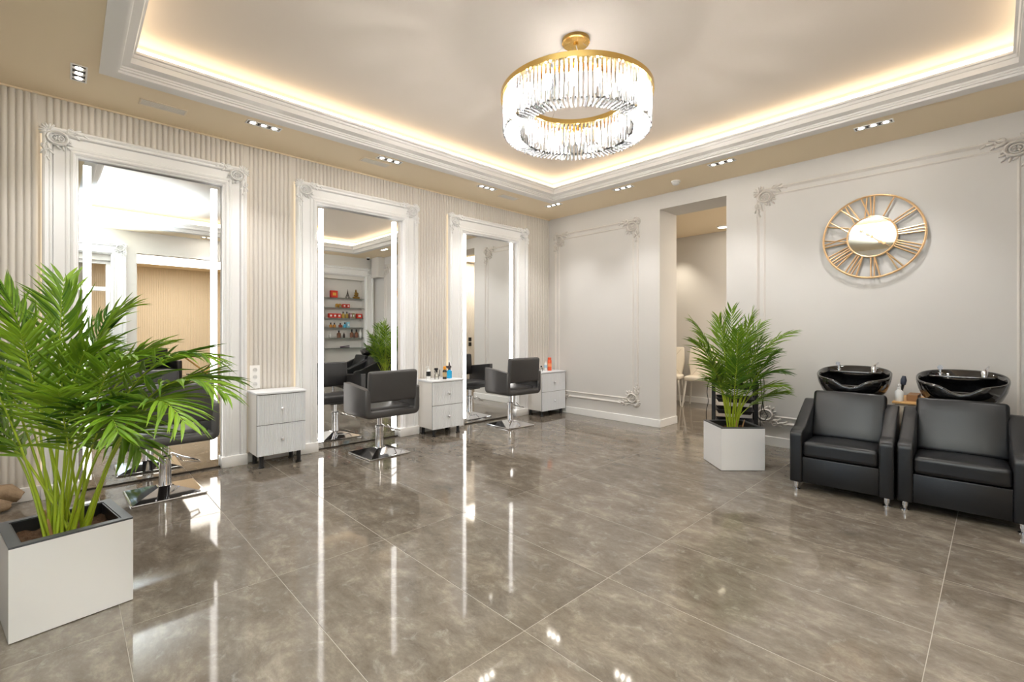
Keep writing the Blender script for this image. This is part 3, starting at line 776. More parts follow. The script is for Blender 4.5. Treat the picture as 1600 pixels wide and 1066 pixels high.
# ------------------------------------------------------------------ palms
def leaf_material():
    m = bpy.data.materials.new('palm_leaf'); m.use_nodes = True; nt = m.node_tree; b = nt.nodes['Principled BSDF']; L = nt.links
    oi = nt.nodes.new('ShaderNodeObjectInfo'); tc = nt.nodes.new('ShaderNodeTexCoord')
    n = nt.nodes.new('ShaderNodeTexNoise'); n.inputs['Scale'].default_value = 2.5
    L.new(tc.outputs['Generated'], n.inputs['Vector'])
    ad = nt.nodes.new('ShaderNodeMath'); ad.operation = 'ADD'; L.new(n.outputs['Fac'], ad.inputs[0]); L.new(oi.outputs['Random'], ad.inputs[1])
    r = nt.nodes.new('ShaderNodeValToRGB'); e = r.color_ramp.elements
    e[0].position = .25; e[0].color = (*lin((58, 102, 16)), 1); e[1].position = 1.0; e[1].color = (*lin((138, 170, 44)), 1)
    mu = nt.nodes.new('ShaderNodeMath'); mu.operation = 'MULTIPLY'; mu.inputs[1].default_value = .66
    L.new(ad.outputs[0], mu.inputs[0]); L.new(mu.outputs[0], r.inputs[0]); L.new(r.outputs[0], b.inputs['Base Color'])
    b.inputs['Roughness'].default_value = .38
    tr = nt.nodes.new('ShaderNodeBsdfTranslucent'); L.new(r.outputs[0], tr.inputs[0])
    mx = nt.nodes.new('ShaderNodeMixShader'); mx.inputs[0].default_value = .3
    L.new(b.outputs[0], mx.inputs[1]); L.new(tr.outputs[0], mx.inputs[2]); L.new(mx.outputs[0], nt.nodes['Material Output'].inputs[0])
    return m
LEAF = leaf_material()
STEM = mat('palm_stem', (158, 176, 40), .45, noise=(6, .25))
# one leaflet: unit length along +y, half width along x, fold and droop along z
def leaflet_geo(droop):
    ys = (0, .18, .45, .75, 1.0); ws = (.22, .9, 1.0, .62, .0); V = []; Fc = []
    for y_, w_ in zip(ys, ws):
        z = -droop * y_ * y_
        if w_ > 0: V += [(-w_ * .5, y_, z + .02), (0, y_, z - .01), (w_ * .5, y_, z + .02)]
        else: V.append((0, y_, z))
    for k in range(3):
        a = 3 * k; Fc += [(a, a + 1, a + 4, a + 3), (a + 1, a + 2, a + 5, a + 4)]
    Fc += [(9, 10, 12), (10, 11, 12)]
    return V, Fc
LG = [leaflet_geo(d) for d in (.12, .28, .45)]
LM = []
for V, Fc in LG:
    me = bpy.data.meshes.new('leaflet'); me.from_pydata(V, [], Fc); me.materials.append(LEAF)
    me.polygons.foreach_set('use_smooth', [True] * len(me.polygons)); LM.append(me)
def palm(label, loc, rz, side, h, fronds, ldir, leaf_len, leaf_w, nleaf, n_single, zsoil, spread):
    """fronds: (r, z, ctrl r, ctrl z, depth); r runs along ldir's right vector"""
    T = thing('potted_palm', label, 'plant', loc, 0, 'palms in white planters')
    s = side / 2; rm = Matrix.Rotation(rz, 4, 'Z')
    P = bpy.data.objects.new('planter', None)
    b = BM(); t_ = .03
    for x0, x1, y0, y1 in ((-s, s, -s, -s + t_), (-s, s, s - t_, s), (-s, -s + t_, -s + t_, s - t_), (s - t_, s, -s + t_, s - t_)): add_box(b, x0, x1, y0, y1, .004, h - .008, mtx=rm)
    add_box(b, -s + t_, s - t_, -s + t_, s - t_, .004, .03, mtx=rm)
    bmesh.ops.remove_doubles(b, verts=list(b.verts), dist=.0005)
    pl = obj('planter', b, LACQ, T, smooth=False)
    b = BM(); w_ = .034
    for x0, x1, y0, y1 in ((-s, s, -s, -s + w_), (-s, s, s - w_, s), (-s, -s + w_, -s + w_, s - w_), (s - w_, s, -s + w_, s - w_)): add_box(b, x0, x1, y0, y1, h - .008, h, mtx=rm)
    obj('rim', b, RIM, pl, smooth=False)
    b = BM(); q = s - w_
    for x0, x1, y0, y1 in ((-q, q, -q, -q + .006), (-q, q, q - .006, q), (-q, -q + .006, -q, q), (q - .006, q, -q, q)): add_box(b, x0, x1, y0, y1, .06, h - .004, mtx=rm)
    obj('liner', b, BLACKP, pl, smooth=False)
    b = BM(); N = 14
    G = [[b.verts.new(rm @ Vector((-q + 2 * q * i / N, -q + 2 * q * j / N, zsoil + random.uniform(-.012, .012)))) for j in range(N + 1)] for i in range(N + 1)]
    for i in range(N):
        for j in range(N): b.faces.new((G[i][j], G[i + 1][j], G[i + 1][j + 1], G[i][j + 1]))
    obj('soil', b, SOIL, T)
    bmats = []
    rt = Vector((math.cos(ldir), math.sin(ldir), 0)); fw = Vector((-math.sin(ldir), math.cos(ldir), 0)); up = Vector((0, 0, 1))
    for fi, (r1, z1, rc, zc, dp) in enumerate(fronds):
        a = random.uniform(0, 2 * PI); br = spread * math.sqrt(random.random())
        p0 = Vector((br * math.cos(a), br * math.sin(a), zsoil - .01)) + rt * (rc * .12)
        p2 = rt * r1 + fw * -dp + up * z1; p1 = rt * rc + fw * (-dp * .45) + up * zc
        p1 = p1 * 1.12 - (p0 + p2) * .06
        pts = [p0 * (1 - t) ** 2 + p1 * 2 * t * (1 - t) + p2 * t * t for t in [k / 14 for k in range(15)]]
        b = BM(); r0 = leaf_len * .036
        add_tube(b, pts, [r0 * (1 - .86 * (k / 14) ** .8) for k in range(15)], 6)
        fo = obj('frond', b, STEM, T, angle=80)
        Vs, Fs = [], []
        for k in range(nleaf):
            t = .40 + .60 * (k + .5) / nleaf
            c = p0 * (1 - t) ** 2 + p1 * 2 * t * (1 - t) + p2 * t * t
            tan = ((p1 - p0) * (1 - t) + (p2 - p1) * t).normalized()
            sd = tan.cross(up)
            if sd.length < .2: sd = tan.cross(fw)
            sd.normalize(); nn = sd.cross(tan).normalized()
            u = (t - .40) / .6; ln = leaf_len * (.45 + .75 * math.sin(PI * min(1, .16 + u * .80))) * random.uniform(.85, 1.12)
            for sg in (-1, 1):
                an = math.radians(60 - 34 * u) + random.uniform(-.14, .14)
                d = tan * math.cos(an) + sd * sg * math.sin(an) + nn * random.uniform(.02, .22)
                d = (d + up * random.uniform(-.10, .06)).normalized()
                xx = d.cross(nn).normalized(); zz_ = xx.cross(d)
                M4 = Matrix((( *(xx * leaf_w), 0), (*(d * ln), 0), (*(zz_ * ln), 0), (*c, 1))).transposed()
                v = random.choice((0, 1, 1, 2))
                if fi < n_single:
                    o = link('leaflet', LM[v], fo); o.matrix_basis = M4
                else:
                    base = len(Vs); V, Fc = LG[v]; Vs += [tuple(M4 @ Vector(q_)) for q_ in V]; Fs += [tuple(i + base for i in f) for f in Fc]
        if Vs:
            me = bpy.data.meshes.new('leaflets'); me.from_pydata(Vs, [], Fs); me.materials.append(LEAF)
            me.polygons.foreach_set('use_smooth', [True] * len(me.polygons))
            o = link('leaflets', me, fo); o['kind'] = 'stuff'
    for k in range(3):     # dry cut stubs
        a = random.uniform(0, 2 * PI)
        b = BM(); add_cyl(b, (.07 * math.cos(a), .07 * math.sin(a), zsoil - .01), (.10 * math.cos(a), .10 * math.sin(a), zsoil + .10), .006, .004, 6); obj('stub', b, mat('dry_stub', (176, 136, 92), .7), T)
    return T
F1 = [(.79, .96, .38, 1.17, .1), (.67, 1.11, .26, 1.2, 0), (.71, .87, .41, 1.11, .25), (-.11, 1.48, -.04, 1.11, -.1), (.03, 1.40, -.01, 1.11, .05), (-.2, 1.46, -.09, 1.17, .1), (-.28, 1.43, -.13, 1.11, 0), (.14, 1.34, 0, 1.17, -.15), (.43, 1.13, .17, 1.11, .15),
      (-.41, 1.37, -.2, 1.11, .1), (-.46, 1.17, -.23, 1.0, -.1), (-.43, .94, -.2, .88, .15), (-.46, .74, -.23, .88, 0), (.19, 1.16, .04, 1.0, .1), (.33, 1.17, .14, 1.05, -.1),
      (.67, 1.0, .29, 1.08, -.15), (.49, .84, .29, 1.0, .3), (.42, .71, .23, .94, .1), (.06, 1.23, -.03, 1.0, .25), (-.17, 1.29, -.12, 1.0, .3), (-.03, 1.32, -.06, 1.0, -.25), (.26, 1.0, .12, .88, .3), (-.26, 1.0, -.14, .82, .2), (.35, .94, .14, .94, .2)]
F2 = [(-.01, 1.44, -.01, .99, 0), (-.18, 1.36, -.07, .99, .1), (-.33, 1.33, -.13, 1.05, -.1), (-.38, 1.14, -.19, .99, .1), (-.31, .96, -.16, .87, .2), (-.23, .8, -.1, .76, .1), (.13, 1.4, .04, .99, .1), (.31, 1.31, .08, .99, -.1), (.49, 1.23, .13, 1.08, .1), (.46, 1.05, .16, .99, -.15), (.43, .87, .13, .9, .1), (.32, .76, .09, .76, .25), (-.1, 1.23, -.04, .81, .3), (.11, 1.17, .02, .81, .3), (.22, 1.05, .05, .76, .3), (-.22, 1.23, -.08, .87, -.25), (-.01, 1.3, -.01, .76, -.3), (.05, 1.34, .01, .87, .2), (-.13, .99, -.06, .7, .35), (.19, 1.25, .05, .81, -.3), (.41, .69, .16, .64, .1)]
LD = math.radians(46.25)
palm('large green palm in a white square planter at the left front', (-2.905, -.008, 0), math.radians(9), .39, .382, F1, LD, .185, .0155, 20, 7, .325, .055)
palm('smaller green palm in a white square planter beside the doorway', (-1.69, 4.455, 0), math.radians(46), .385, .382, F2, LD, .172, .0135, 20, 7, .33, .05)

# ------------------------------------------------------------------ shampoo units
def wash_unit():
    T = thing('shampoo_chair', '', 'chair', group='black shampoo chairs with wash basins')
    W = .318
    arm = [(0, .062), (0, .43), (.012, .452), (.05, .468), (.13, .475), (.55, .655), (.60, .655), (.615, .64), (.615, .062)]
    for s in (-1, 1):
        b = BM(); x0, x1 = (-W, -W + .085) if s < 0 else (W - .085, W)
        add_prism(b, arm, 'x', x0, x1, .012, 3); obj('armrest', b, LEATH, T, angle=50)
    b = BM(); add_box(b, -W + .083, W - .083, .014, .05, .066, .262, .006, 2); obj('front_panel', b, LEATH, T, angle=50)
    b = BM(); add_box(b, -W + .083, W - .083, .06, .60, .07, .26); obj('seat_base', b, BLACKP, T, smooth=False)
    b = BM(); t = bmesh.new(); bmesh.ops.create_cube(t, size=1)
    bmesh.ops.subdivide_edges(t, edges=list(t.edges), cuts=3, use_grid_fill=True)
    for v in t.verts:
        x, y_, z = v.co; v.co = Vector((x * (2 * W - .172), .248 + y_ * .49, .325 + z * .12 + (.012 * math.cos(x * PI) * math.cos(y_ * PI) if z > .4 else 0) - .02 * (y_ + .5)))
    bmesh.ops.bevel(t, geom=[e for e in t.edges if len(e.link_faces) == 2 and e.calc_face_angle(0) > 1.0], offset=.028, segments=3, profile=.5, affect='EDGES')
    merge(b, t); obj('seat', b, LEATH, T, angle=70)
    b = BM(); t = bmesh.new(); bmesh.ops.create_cube(t, size=1); bmesh.ops.subdivide_edges(t, edges=list(t.edges), cuts=3, use_grid_fill=True)
    for v in t.verts:
        x, y_, z = v.co; bulge = -.014 * math.cos(x * PI) if y_ < -.4 else 0
        v.co = Vector((x * .49, y_ * .10 + bulge, z * .40))
    bmesh.ops.bevel(t, geom=[e for e in t.edges if len(e.link_faces) == 2 and e.calc_face_angle(0) > 1.0], offset=.025, segments=3, profile=.5, affect='EDGES')
    merge(b, t, Matrix.Translation((0, .50, .535)) @ Matrix.Rotation(math.radians(-22), 4, 'X')); obj('backrest', b, LEATH, T, angle=70)
    for s in (-1, 1):
        for y_ in (.04, .56):
            b = BM(); add_lathe(b, [(.026, 0), (.026, .006), (.012, .012), (.012, .026), (.020, .03), (.020, .066)], 14, (s * (W - .042), y_, 0)); obj('leg', b, CHROME, T)
    b = BM(); add_box(b, -.12, .12, .66, .98, .0, .735, .02, 2); obj('pedestal', b, BLACKP, T)
    # basin: oval bowl with a neck dip at the front
    b = BM(); n = 48; cy = .80; rings = []
    def rim(a):
        c, s = math.cos(a), math.sin(a); e = .82
        x = math.copysign(abs(c) ** e, c); y_ = math.copysign(abs(s) ** e, s)
        dip = math.exp(-((a - 1.5 * PI) / .26) ** 2)
        return x, y_, dip
    for kx, ky, z0, tl, dk in ((.45, .40, .67, 0, 0), (.68, .60, .678, 0, 0), (.86, .80, .73, .02, .1), (.96, .95, .80, .05, .4), (1.0, 1.0, .858, .075, .85), (1.0, 1.0, .876, .08, 1), (.97, .965, .880, .08, 1), (.935, .92, .872, .08, 1), (.90, .86, .84, .07, .8), (.80, .72, .79, .05, .2), (.55, .45, .755, .01, 0), (.15, .12, .742, 0, 0)):
        rg = []
        for i in range(n):
            x, y_, dip = rim(2 * PI * i / n)
            yy_ = y_ * .235 * ky; 
            rg.append(b.verts.new((x * .262 * kx, cy + yy_ + dip * .02 * dk, z0 + tl * (y_ * .62) - dip * .062 * dk)))
        rings.append(rg)
    for A, B in zip(rings, rings[1:]):
        for i in range(n): b.faces.new((A[i], A[(i + 1) % n], B[(i + 1) % n], B[i]))
    b.faces.new(rings[0][::-1]); b.faces.new(rings[-1])
    ba = obj('basin', b, CERAM, T, angle=80)
    b = BM(); add_prism(b, [(-.205, .965), (.205, .965), (.185, .885), (.10, .868), (-.10, .868), (-.185, .885)], 'z', .868, .884, .006, 2); obj('tap_deck', b, CERAM, ba)
    b = BM(); add_lathe(b, [(.022, .88), (.020, .925), (.014, .935), (0, .937)], 16, (.13, .925, 0)); add_tube(b, [(.13, .925, .935), (.15, .95, .955), (.155, .985, .962)], .007, 8); obj('mixer_tap', b, CHROME, ba)
    b = BM(); add_lathe(b, [(.018, .88), (.018, .90), (.011, .905), (.011, .94)], 14, (-.12, .93, 0)); add_tube(b, [(-.12, .93, .935), (-.12, .90, .955), (-.12, .865, .95)], [.010, .014, .018], 10); obj('hand_shower', b, CHROME, ba)
    b = BM(); add_lathe(b, [(.022, .748), (.022, .752), (0, .753)], 16, (0, cy, 0)); obj('drain', b, CHROME, ba)
    return T
wu = wash_unit(); wu.location = (-.808, 4.12, 0); wu.rotation_euler = (0, 0, math.radians(3.5)); wu['label'] = 'black shampoo chair with glossy basin next to the smaller palm'
dup(wu, (-.160, 4.165, 0), math.radians(2), 'black shampoo chair with glossy basin at the right edge')

T = thing('side_console', 'narrow light wood console standing between the two wash basins', 'console', (-.50, 5.0, 0))
b = BM(); add_box(b, -.07, .07, -.16, .34, 0, .655, .003, 1); obj('body', b, mat('console_side', (190, 176, 158), .5), T)
b = BM(); add_box(b, -.085, .085, -.18, .36, .655, .672, .003, 1); obj('top', b, WOOD, T)
bottle('white pump bottle on the console between the basins', (-.545, 4.87, .672), [(.026, 0), (.028, .004), (.028, .075), (.016, .09), (.010, .094)], WP, [('pump', pump(.094), WP)])
T = thing('product_box', 'brown and orange box lying on the console between the basins', 'box', (-.47, 5.03, .672), 0)
b = BM(); add_box(b, -.035, .035, -.11, .11, 0, .05, .002, 1); obj('carton', b, mat('brown_card', (150, 112, 78), .6), T)
b = BM(); add_box(b, -.036, .036, -.10, .10, .012, .03); obj('label_band', b, mat('orange_label', (226, 150, 60), .5), T, smooth=False)
T = thing('hair_brush', 'dark hair brush leaning up behind the pump bottle', 'brush', (-.56, 5.12, .672))
b = BM(); add_tube(b, [(0, 0, 0), (.005, .01, .07), (.01, .02, .11)], [.009, .008, .011], 8); obj('handle', b, BLACKP, T)
b = BM(); add_tube(b, [(.01, .02, .11), (.014, .028, .15), (.016, .032, .185)], [.018, .022, .012], 10); obj('bristle_head', b, mat('brush_blue', (52, 58, 74), .5), T)

# ------------------------------------------------------------------ trolley behind the palm
T = thing('salon_trolley', 'black salon trolley with stacked trays behind the smaller palm', 'trolley', (-1.93, 5.12, 0), math.radians(22))
PO = [(-.20, -.14), (.20, -.14), (-.20, .14), (.20, .14)]
for x, y_ in PO:
    b = BM(); add_box(b, x - .018, x + .018, y_ - .016, y_ + .016, .05, .83, .004, 1); obj('post', b, BLACKP, T)
    b = BM(); add_ball(b, (x, y_, .026), .026, .016, .026, sub=2); obj('caster', b, BLACKP, T)
TRAYM = mat('tray_black', (34, 34, 36), .3)
for z in (.16, .30, .42, .54, .68, .80):
    b = BM()
    for x0, x1, y0, y1, z0, z1 in ((-.18, .18, -.13, .13, z - .045, z - .041),): add_box(b, -.15, .15, -.11, .11, z0, z1)
    R_ = []
    for hx, hy, zz_ in ((.15, .11, z - .045), (.178, .138, z), (.186, .145, z), (.186, .145, z - .006), (.172, .132, z - .006), (.146, .106, z - .041)):
        R_.append([b.verts.new(p) for p in ((-hx, -hy, zz_), (hx, -hy, zz_), (hx, hy, zz_), (-hx, hy, zz_))])
    for A, B in zip(R_, R_[1:]):
        for i in range(4): b.faces.new((A[i], A[(i + 1) % 4], B[(i + 1) % 4], B[i]))
    obj('tray', b, TRAYM, T, angle=30)
for x, pts in ((.24, [(.20, -.1, .84), (.235, -.12, .78), (.25, -.12, .6), (.27, -.12, .45), (.30, -.12, .38), (.27, -.12, .33), (.22, -.12, .36), (.21, -.12, .5), (.225, -.12, .7)]),
               (.2, [(.19, -.14, .82), (.26, -.15, .8), (.27, -.15, .62), (.25, -.15, .48), (.235, -.15, .35), (.24, -.15, .26)]),
               (-.2, [(-.19, -.12, .74), (-.24, -.14, .72), (-.262, -.14, .6), (-.25, -.14, .5), (-.27, -.14, .38), (-.262, -.14, .2)])):
    b = BM(); sp = []
    for i in range(len(pts) - 1):
        p0, p1, p2, p3 = [Vector(pts[max(0, min(len(pts) - 1, i + k))]) for k in (-1, 0, 1, 2)]
        for t in (0, .25, .5, .75): sp.append(.5 * (2 * p1 + (p2 - p0) * t + (2 * p0 - 5 * p1 + 4 * p2 - p3) * t * t + (3 * p1 - p0 - 3 * p2 + p3) * t ** 3))
    sp.append(Vector(pts[-1])); add_tube(b, sp, .004, 6); obj('power_cable', b, BLACKP, T)
T = thing('hair_dryer', 'dark hair dryer lying on top of the salon trolley', 'hair dryer', (-1.96, 5.08, .84), .8)
b = BM(); add_tube(b, [(-.10, 0, .0), (-.07, 0, 0), (.02, 0, 0), (.07, 0, 0)], [.030, .036, .036, .024], 14); obj('barrel', b, TRAYM, T)
b = BM(); add_tube(b, [(-.05, .02, 0), (-.06, .12, .0)], [.017, .013], 10); obj('handle', b, TRAYM, T)

# ------------------------------------------------------------------ room beyond the doorway
CREAM = mat('cream_quilt', (236, 228, 214), .6, bump=(40, .1)); WLEG = mat('white_leg', (238, 236, 230), .4)
def dining_chair():
    T = thing('dining_chair', '', 'chair', group='white quilted chairs beyond the doorway')
    b = BM(); add_prism(b, [(-.22, -.21), (.22, -.21), (.24, 0), (.22, .20), (-.22, .20), (-.24, 0)], 'z', .43, .50, .022, 3); obj('seat', b, CREAM, T, angle=60)
    b = BM(); mt = Matrix.Translation((0, .20, .71)) @ Matrix.Rotation(math.radians(-10), 4, 'X')
    add_prism(b, [(-.19, -.24), (.19, -.24), (.235, 0), (.215, .26), (-.215, .26), (-.235, 0)], 'y', -.028, .028, .018, 3, mtx=mt); br = obj('backrest', b, CREAM, T, angle=60)
    b = BM()
    for k in range(-3, 4):
        for s in (-1, 1):
            p = [mt @ Vector((k * .07 + s * t * .17 - 0, -.030, t * .22)) for t in (-1, 1)]
            if all(abs((mt.inverted() @ q).x) < .22 for q in p): add_tube(b, p, .0035, 5)
    o = obj('quilting', b, mat('quilt_seam', (205, 196, 180), .6), br)
    for x, y_, sx, sy in ((-.19, -.17, -.05, -.05), (.19, -.17, .05, -.05), (-.18, .16, -.04, .06), (.18, .16, .04, .06)):
        b = BM(); add_cyl(b, (x, y_, .44), (x + sx, y_ + sy, 0), .018, .012, 10); obj('leg', b, WLEG, T)
    return T
dc = dining_chair(); dc.location = (-3.38, 7.55, 0); dc.rotation_euler = (0, 0, math.radians(12)); dc['label'] = 'white quilted chair seen whole through the doorway'
dup(dc, (-3.93, 7.52, 0), math.radians(16), 'white quilted chair half hidden by the left side of the doorway')
T = thing('ring_lamp', 'small round ceiling lamp in the room beyond the doorway', 'ceiling light', (-3.02, 7.55, 2.92))
b = BM(); add_lathe(b, [(.09, 0), (.09, -.02), (.07, -.02), (.07, 0), (.09, 0)], 24); obj('housing', b, WHITE, T)
b = BM(); add_lathe(b, [(0, -.012), (.069, -.012), (.069, -.016), (0, -.016)], 24); obj('diffuser', b, emission('ring_lamp_glow', (1, .88, .66), 14), T, smooth=False)
T = thing('light_switch', 'pair of black light switches on the fluted wall beyond the doorway', 'switch', (-.914, 7.05, .95))
b = BM(); add_box(b, -.01, 0, -.045, .045, .06, .15, .004, 1); obj('switch_plate', b, BLACKP, T)
b = BM(); add_box(b, -.01, 0, -.045, .045, -.06, .03, .004, 1); obj('switch_plate', b, BLACKP, T)
spot_light('corridor_beam', (-3.9, 7.55, 2.88), (0, 0, 0), 46, (1, .90, .74), 1.5, .04)
area_light('corridor_fill', (-1.6, 6.9, 2.9), (0, 0, 0), .9, .9, 36, (1, .90, .76))  # unseen fill light, added to brighten the room beyond the doorway

# ------------------------------------------------------------------ driftwood at the left edge
T = thing('driftwood_log', 'knotty weathered driftwood logs piled at the left edge by the wall', 'driftwood', (-4.74, -.36, 0))
def log(pts, rs):
    b = BM(); add_tube(b, pts, rs, 10)
    for v in b.verts: v.co += Vector((random.uniform(-.008, .008), random.uniform(-.008, .008), random.uniform(-.004, .004)))
    return b
obj('log', log([(.05, -.35, .05), (.06, -.15, .055), (.055, .02, .05), (.06, .075, .04)], [.05, .052, .048, .024]), BARK, T)
obj('log', log([(-.05, -.35, .12), (-.045, -.1, .125), (-.05, .05, .10), (-.05, .115, .06)], [.06, .058, .06, .03]), BARK, T)
obj('branch', log([(-.07, -.02, .12), (-.075, -.05, .3), (-.07, -.06, .55), (-.075, -.09, .8)], [.022, .018, .016, .010]), mat('red_branch', (140, 92, 70), .8), T)

# ------------------------------------------------------------------ the wall beside the camera, seen in the mirrors
T = thing('shelf_niche_frame', 'white ornate frame around the shelf niche seen in the middle mirror', 'frame', (XE, (NY0 + NY1) / 2, 0), PI)
portal_parts(T, -.70, .70, -.497, .497)
T = thing('doorway_frame', 'white ornate frame around the glazed doorway seen in the nearest mirror', 'frame', (XE, .185, 0), PI)
portal_parts(T, -.64, .64, -.435, .435)
SHZ = [.86, 1.096, 1.336, 1.558, 1.80, 2.025]
for k, z in enumerate(SHZ):
    T = tag(link('glass_shelf', None) if False else obj('glass_shelf', add_box(BM(), XE + .02, XE + .148, NY0 + .002, NY1 - .002, z - .008, z, .001, 1), GLASS, smooth=False),
            ['lowest', 'second lowest', 'third lowest', 'third highest', 'second highest', 'highest'][k] + ' glass shelf of the wall niche', 'shelf', 'glass shelves in the niche')
XI = XE + .07
RED = mat('red_card', (206, 52, 36), .45); GOLDM = mat('brass_figure', (150, 118, 60), .35, .8); BLUEB = mat('pale_blue_card', (150, 205, 222), .45); BRN = mat('brown_bottle', (112, 70, 48), .25, coat=.3); AMB2 = mat('amber_liquid', (206, 146, 74), .25, coat=.3); GLD = mat('golden_liquid', (176, 146, 70), .25, coat=.3); PURP = mat('mauve_card', (150, 104, 110), .5)
def carton(label, y, z, wy_, h, m, lid=None):
    T = thing('product_box', label, 'box', (XI, y, z), group='products on the niche shelves')
    b = BM(); add_box(b, -.04, .04, -wy_ / 2, wy_ / 2, 0, h, .002, 1); obj('carton', b, m, T)
    b = BM(); add_box(b, -.041, -.040, -wy_ / 4, wy_ / 4, h * .3, h * .7); obj('label_patch', b, lid or WP, T, smooth=False)
GP = 'products on the niche shelves'
carton('large red gift box on the highest niche shelf', 4.515, SHZ[5], .155, .16, RED, mat('label_gold', (220, 170, 70), .5))
T = thing('tower_figurine', 'small dark iron lattice tower figurine on the highest niche shelf', 'figurine', (XI, 4.848, SHZ[5]))
b = BM()
for sx in (-1, 1):
    for sy in (-1, 1): add_tube(b, [(sx * .04, sy * .045, 0), (sx * .018, sy * .02, .06), (sx * .006, sy * .007, .13), (0, 0, .215)], [.007, .006, .004, .002], 5)
obj('legs', b, mat('dark_iron', (70, 62, 52), .5, .6), T)
b = BM(); add_box(b, -.026, .026, -.026, .026, .052, .06); add_box(b, -.012, .012, -.012, .012, .105, .112); obj('platform', b, mat('dark_iron', (70, 62, 52), .5, .6), T)
T = thing('seated_figurine', 'brass seated figurine on a plinth on the highest niche shelf', 'figurine', (XI, 5.06, SHZ[5]))
b = BM(); add_box(b, -.035, .035, -.075, .075, 0, .045, .006, 2); obj('plinth', b, GOLDM, T)
b = BM(); add_ball(b, (0, 0, .075), .035, .06, .03, sub=2); add_ball(b, (0, 0, .12), .026, .036, .05, sub=2); add_ball(b, (0, -.005, .185), .02, .022, .026, sub=2); add_ball(b, (0, -.005, .215), .009, .009, .012)
add_tube(b, [(-.01, .034, .145), (-.02, .045, .11), (-.03, .015, .09)], .010, 6); add_tube(b, [(-.01, -.034, .145), (-.02, -.045, .11), (-.03, -.015, .09)], .010, 6); obj('figure', b, GOLDM, T, angle=80)
T = thing('elephant_figurine', 'golden elephant figurine on the second highest niche shelf', 'figurine', (XI, 4.60, SHZ[4]))
b = BM(); add_ball(b, (0, 0, .058), .03, .055, .034, sub=2); add_ball(b, (0, .062, .068), .022, .026, .026, sub=2)
add_tube(b, [(0, .08, .065), (0, .10, .04), (0, .098, .015)], [.010, .008, .005], 6)
for sx in (-1, 1):
    for y_ in (-.03, .03): add_cyl(b, (sx * .014, y_, .045), (sx * .014, y_, 0), .012, .012, 8)
obj('figure', b, mat('golden_figure', (196, 152, 70), .35, .7), T, angle=80)
for lb, y_ in (('left small red and white box on the second highest niche shelf', 4.755), ('right small red and white box on the second highest niche shelf', 4.85)): carton(lb, y_, SHZ[4], .075, .085, RED)
carton('red box at the left end of the third highest niche shelf', 4.435, SHZ[3], .09, .10, RED); carton('red box second from left on the third highest niche shelf', 4.53, SHZ[3], .085, .10, RED); carton('red box third from left on the third highest niche shelf', 4.63, SHZ[3], .085, .10, RED)
def sb(label, y, z, h, r, m, cap=BLACKP, ch_=.03):
    bottle(label, (XI, y, z), [(r * .92, 0), (r, .004), (r, h * .72), (r * .4, h * .86), (r * .36, h)], m, [('cap', [(r * .42, h - .012), (r * .42, h + ch_), (0, h + ch_ + .002)], cap)], GP, n=12)
sb('left golden bottle on the third highest niche shelf', 4.74, SHZ[3], .12, .036, GLD); sb('right golden bottle on the third highest niche shelf', 4.83, SHZ[3], .12, .036, GLD)
carton('mauve box standing on the third highest niche shelf', 4.915, SHZ[3], .05, .12, PURP); carton('olive box standing on the third highest niche shelf', 4.975, SHZ[3], .06, .12, mat('olive_card', (140, 128, 84), .5))
carton('red box leaning at the right end of the third highest niche shelf', 5.13, SHZ[3], .13, .11, RED)
sb('left amber bottle on the third lowest niche shelf', 4.445, SHZ[2], .08, .034, AMB2); sb('right amber bottle on the third lowest niche shelf', 4.53, SHZ[2], .08, .034, AMB2); sb('reddish brown bottle on the third lowest niche shelf', 4.67, SHZ[2], .08, .04, mat('red_bottle', (150, 80, 58), .3), BLACKP, .02)
sb('blue bottle with dark cap on the third lowest niche shelf', 4.78, SHZ[2], .09, .036, mat('cyan_bottle', (80, 180, 215), .3)); carton('pale blue box on the third lowest niche shelf', 4.855, SHZ[2], .06, .13, BLUEB)
sb('white tube at the left end of the second lowest niche shelf', 4.425, SHZ[1], .10, .03, WP, WP); sb('brown bottle with black cap on the second lowest niche shelf', 4.635, SHZ[1], .14, .045, BRN); sb('dark tube on the second lowest niche shelf', 4.76, SHZ[1], .11, .025, mat('dark_tube', (62, 52, 46), .4), mat('dark_tube', (62, 52, 46), .4), .01)
sb('left brown bottle with dropper top on the second lowest niche shelf', 4.95, SHZ[1], .15, .045, BRN, BLACKP, .05); sb('right brown bottle with dropper top on the second lowest niche shelf', 5.065, SHZ[1], .15, .045, BRN, BLACKP, .05); sb('tall white bottle at the right end of the second lowest niche shelf', 5.165, SHZ[1], .16, .034, WP, WP)
T = thing('hair_straightener', 'dark purple styling iron lying on the lowest niche shelf', 'styling tool', (XI, 4.78, SHZ[0]))
b = BM(); add_box(b, -.025, .025, -.11, .11, 0, .022, .008, 2); obj('lower_plate', b, mat('plum_plastic', (80, 62, 80), .35), T)
b = BM(); add_box(b, -.025, .025, -.11, .11, 0, .020, .008, 2, mtx=Matrix.Translation((0, 0, .026)) @ Matrix.Rotation(.10, 4, 'X')); obj('upper_plate', b, mat('plum_plastic', (80, 62, 80), .35), T)
b = BM(); add_box(b, .22, .56, YR - .16, YR, 2.52, ZS, .003, 1); structure('trim_5', b, WALL, 'boxed pipe casing below the ceiling, seen in the middle mirror')
T = thing('security_camera', 'small black dome camera under the ceiling corner by the niche', 'camera', (.52, 5.24, ZS))
b = BM(); add_lathe(b, [(.045, 0), (.045, -.02), (.040, -.024)], 18); obj('mount', b, WHITE, T)
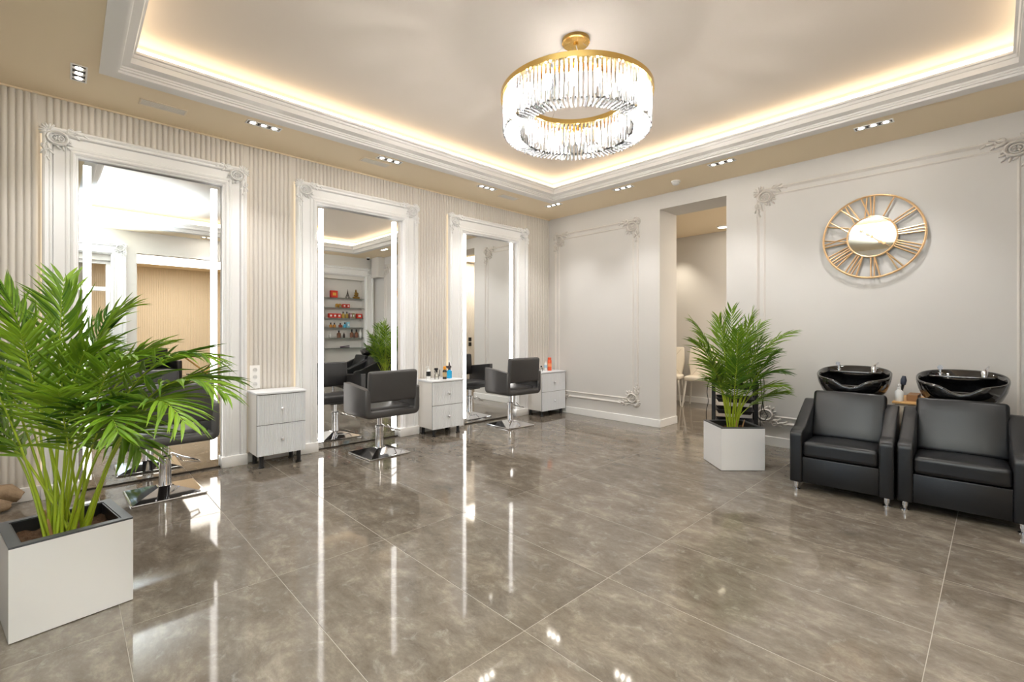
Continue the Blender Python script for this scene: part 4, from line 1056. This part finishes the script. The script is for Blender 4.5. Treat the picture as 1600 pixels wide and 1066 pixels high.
b = BM(); add_lathe(b, [(.038, -.024), (.034, -.045), (.018, -.058), (0, -.06)], 18); obj('dome', b, BLACKP, T)

# neighbouring room furniture glimpsed in the nearest mirror
T = thing('lounge_chair', 'black lounge chair in the neighbouring room seen in the nearest mirror', 'chair', (2.6, 1.45, 0), math.radians(-100))
b = BM(); add_box(b, -.32, .32, -.32, .30, .16, .44, .04, 3); obj('seat', b, LEATH, T, angle=60)
b = BM(); add_box(b, -.32, .32, .20, .34, .40, .88, .04, 3); obj('backrest', b, LEATH, T, angle=60)
for s in (-1, 1):
    b = BM(); add_box(b, s * .36 - .05, s * .36 + .05, -.32, .32, .16, .62, .03, 3); obj('armrest', b, LEATH, T, angle=60)
    for y_ in (-.26, .26):
        b = BM(); add_cyl(b, (s * .3, y_, .17), (s * .31, y_, 0), .018, .014, 8); obj('leg', b, CHROME, T)
T = thing('console_table', 'dark topped table with crossed gold legs in the neighbouring room', 'table', (2.6, 2.35, 0), math.radians(8))
b = BM(); add_box(b, -.30, .30, -.40, .40, .70, .72, .004, 1); obj('table_top', b, CERAM, T)
for s in (-1, 1):
    b = BM()
    add_tube(b, [(s * .28, -.38, 0), (s * .28, .38, .69)], .012, 8); add_tube(b, [(s * .26, .38, 0), (s * .26, -.38, .69)], .012, 8); add_tube(b, [(s * .27, -.39, .69), (s * .27, .39, .69)], .012, 8); obj('cross_leg', b, GOLD, T)
b = BM(); add_box(b, -.26, .26, -.34, .34, .30, .32, .004, 1); obj('lower_shelf', b, CERAM, T)
area_light('far_room_glow', (3.6, 2.2, 2.96), (0, 0, 0), 3.0, 2.0, 95, (1.0, .93, .82))
T = thing('linear_lamp', 'slim ceiling light bar in the neighbouring room', 'ceiling light', (4.6, 2.05, 3.0))
b = BM(); add_box(b, -.04, .04, -.35, .35, -.02, 0, .004, 1); obj('housing', b, WHITE, T)
b = BM(); add_box(b, -.03, .03, -.34, .34, -.024, -.02); obj('diffuser', b, emission('bar_glow', (1, .88, .68), 8), T, smooth=False)
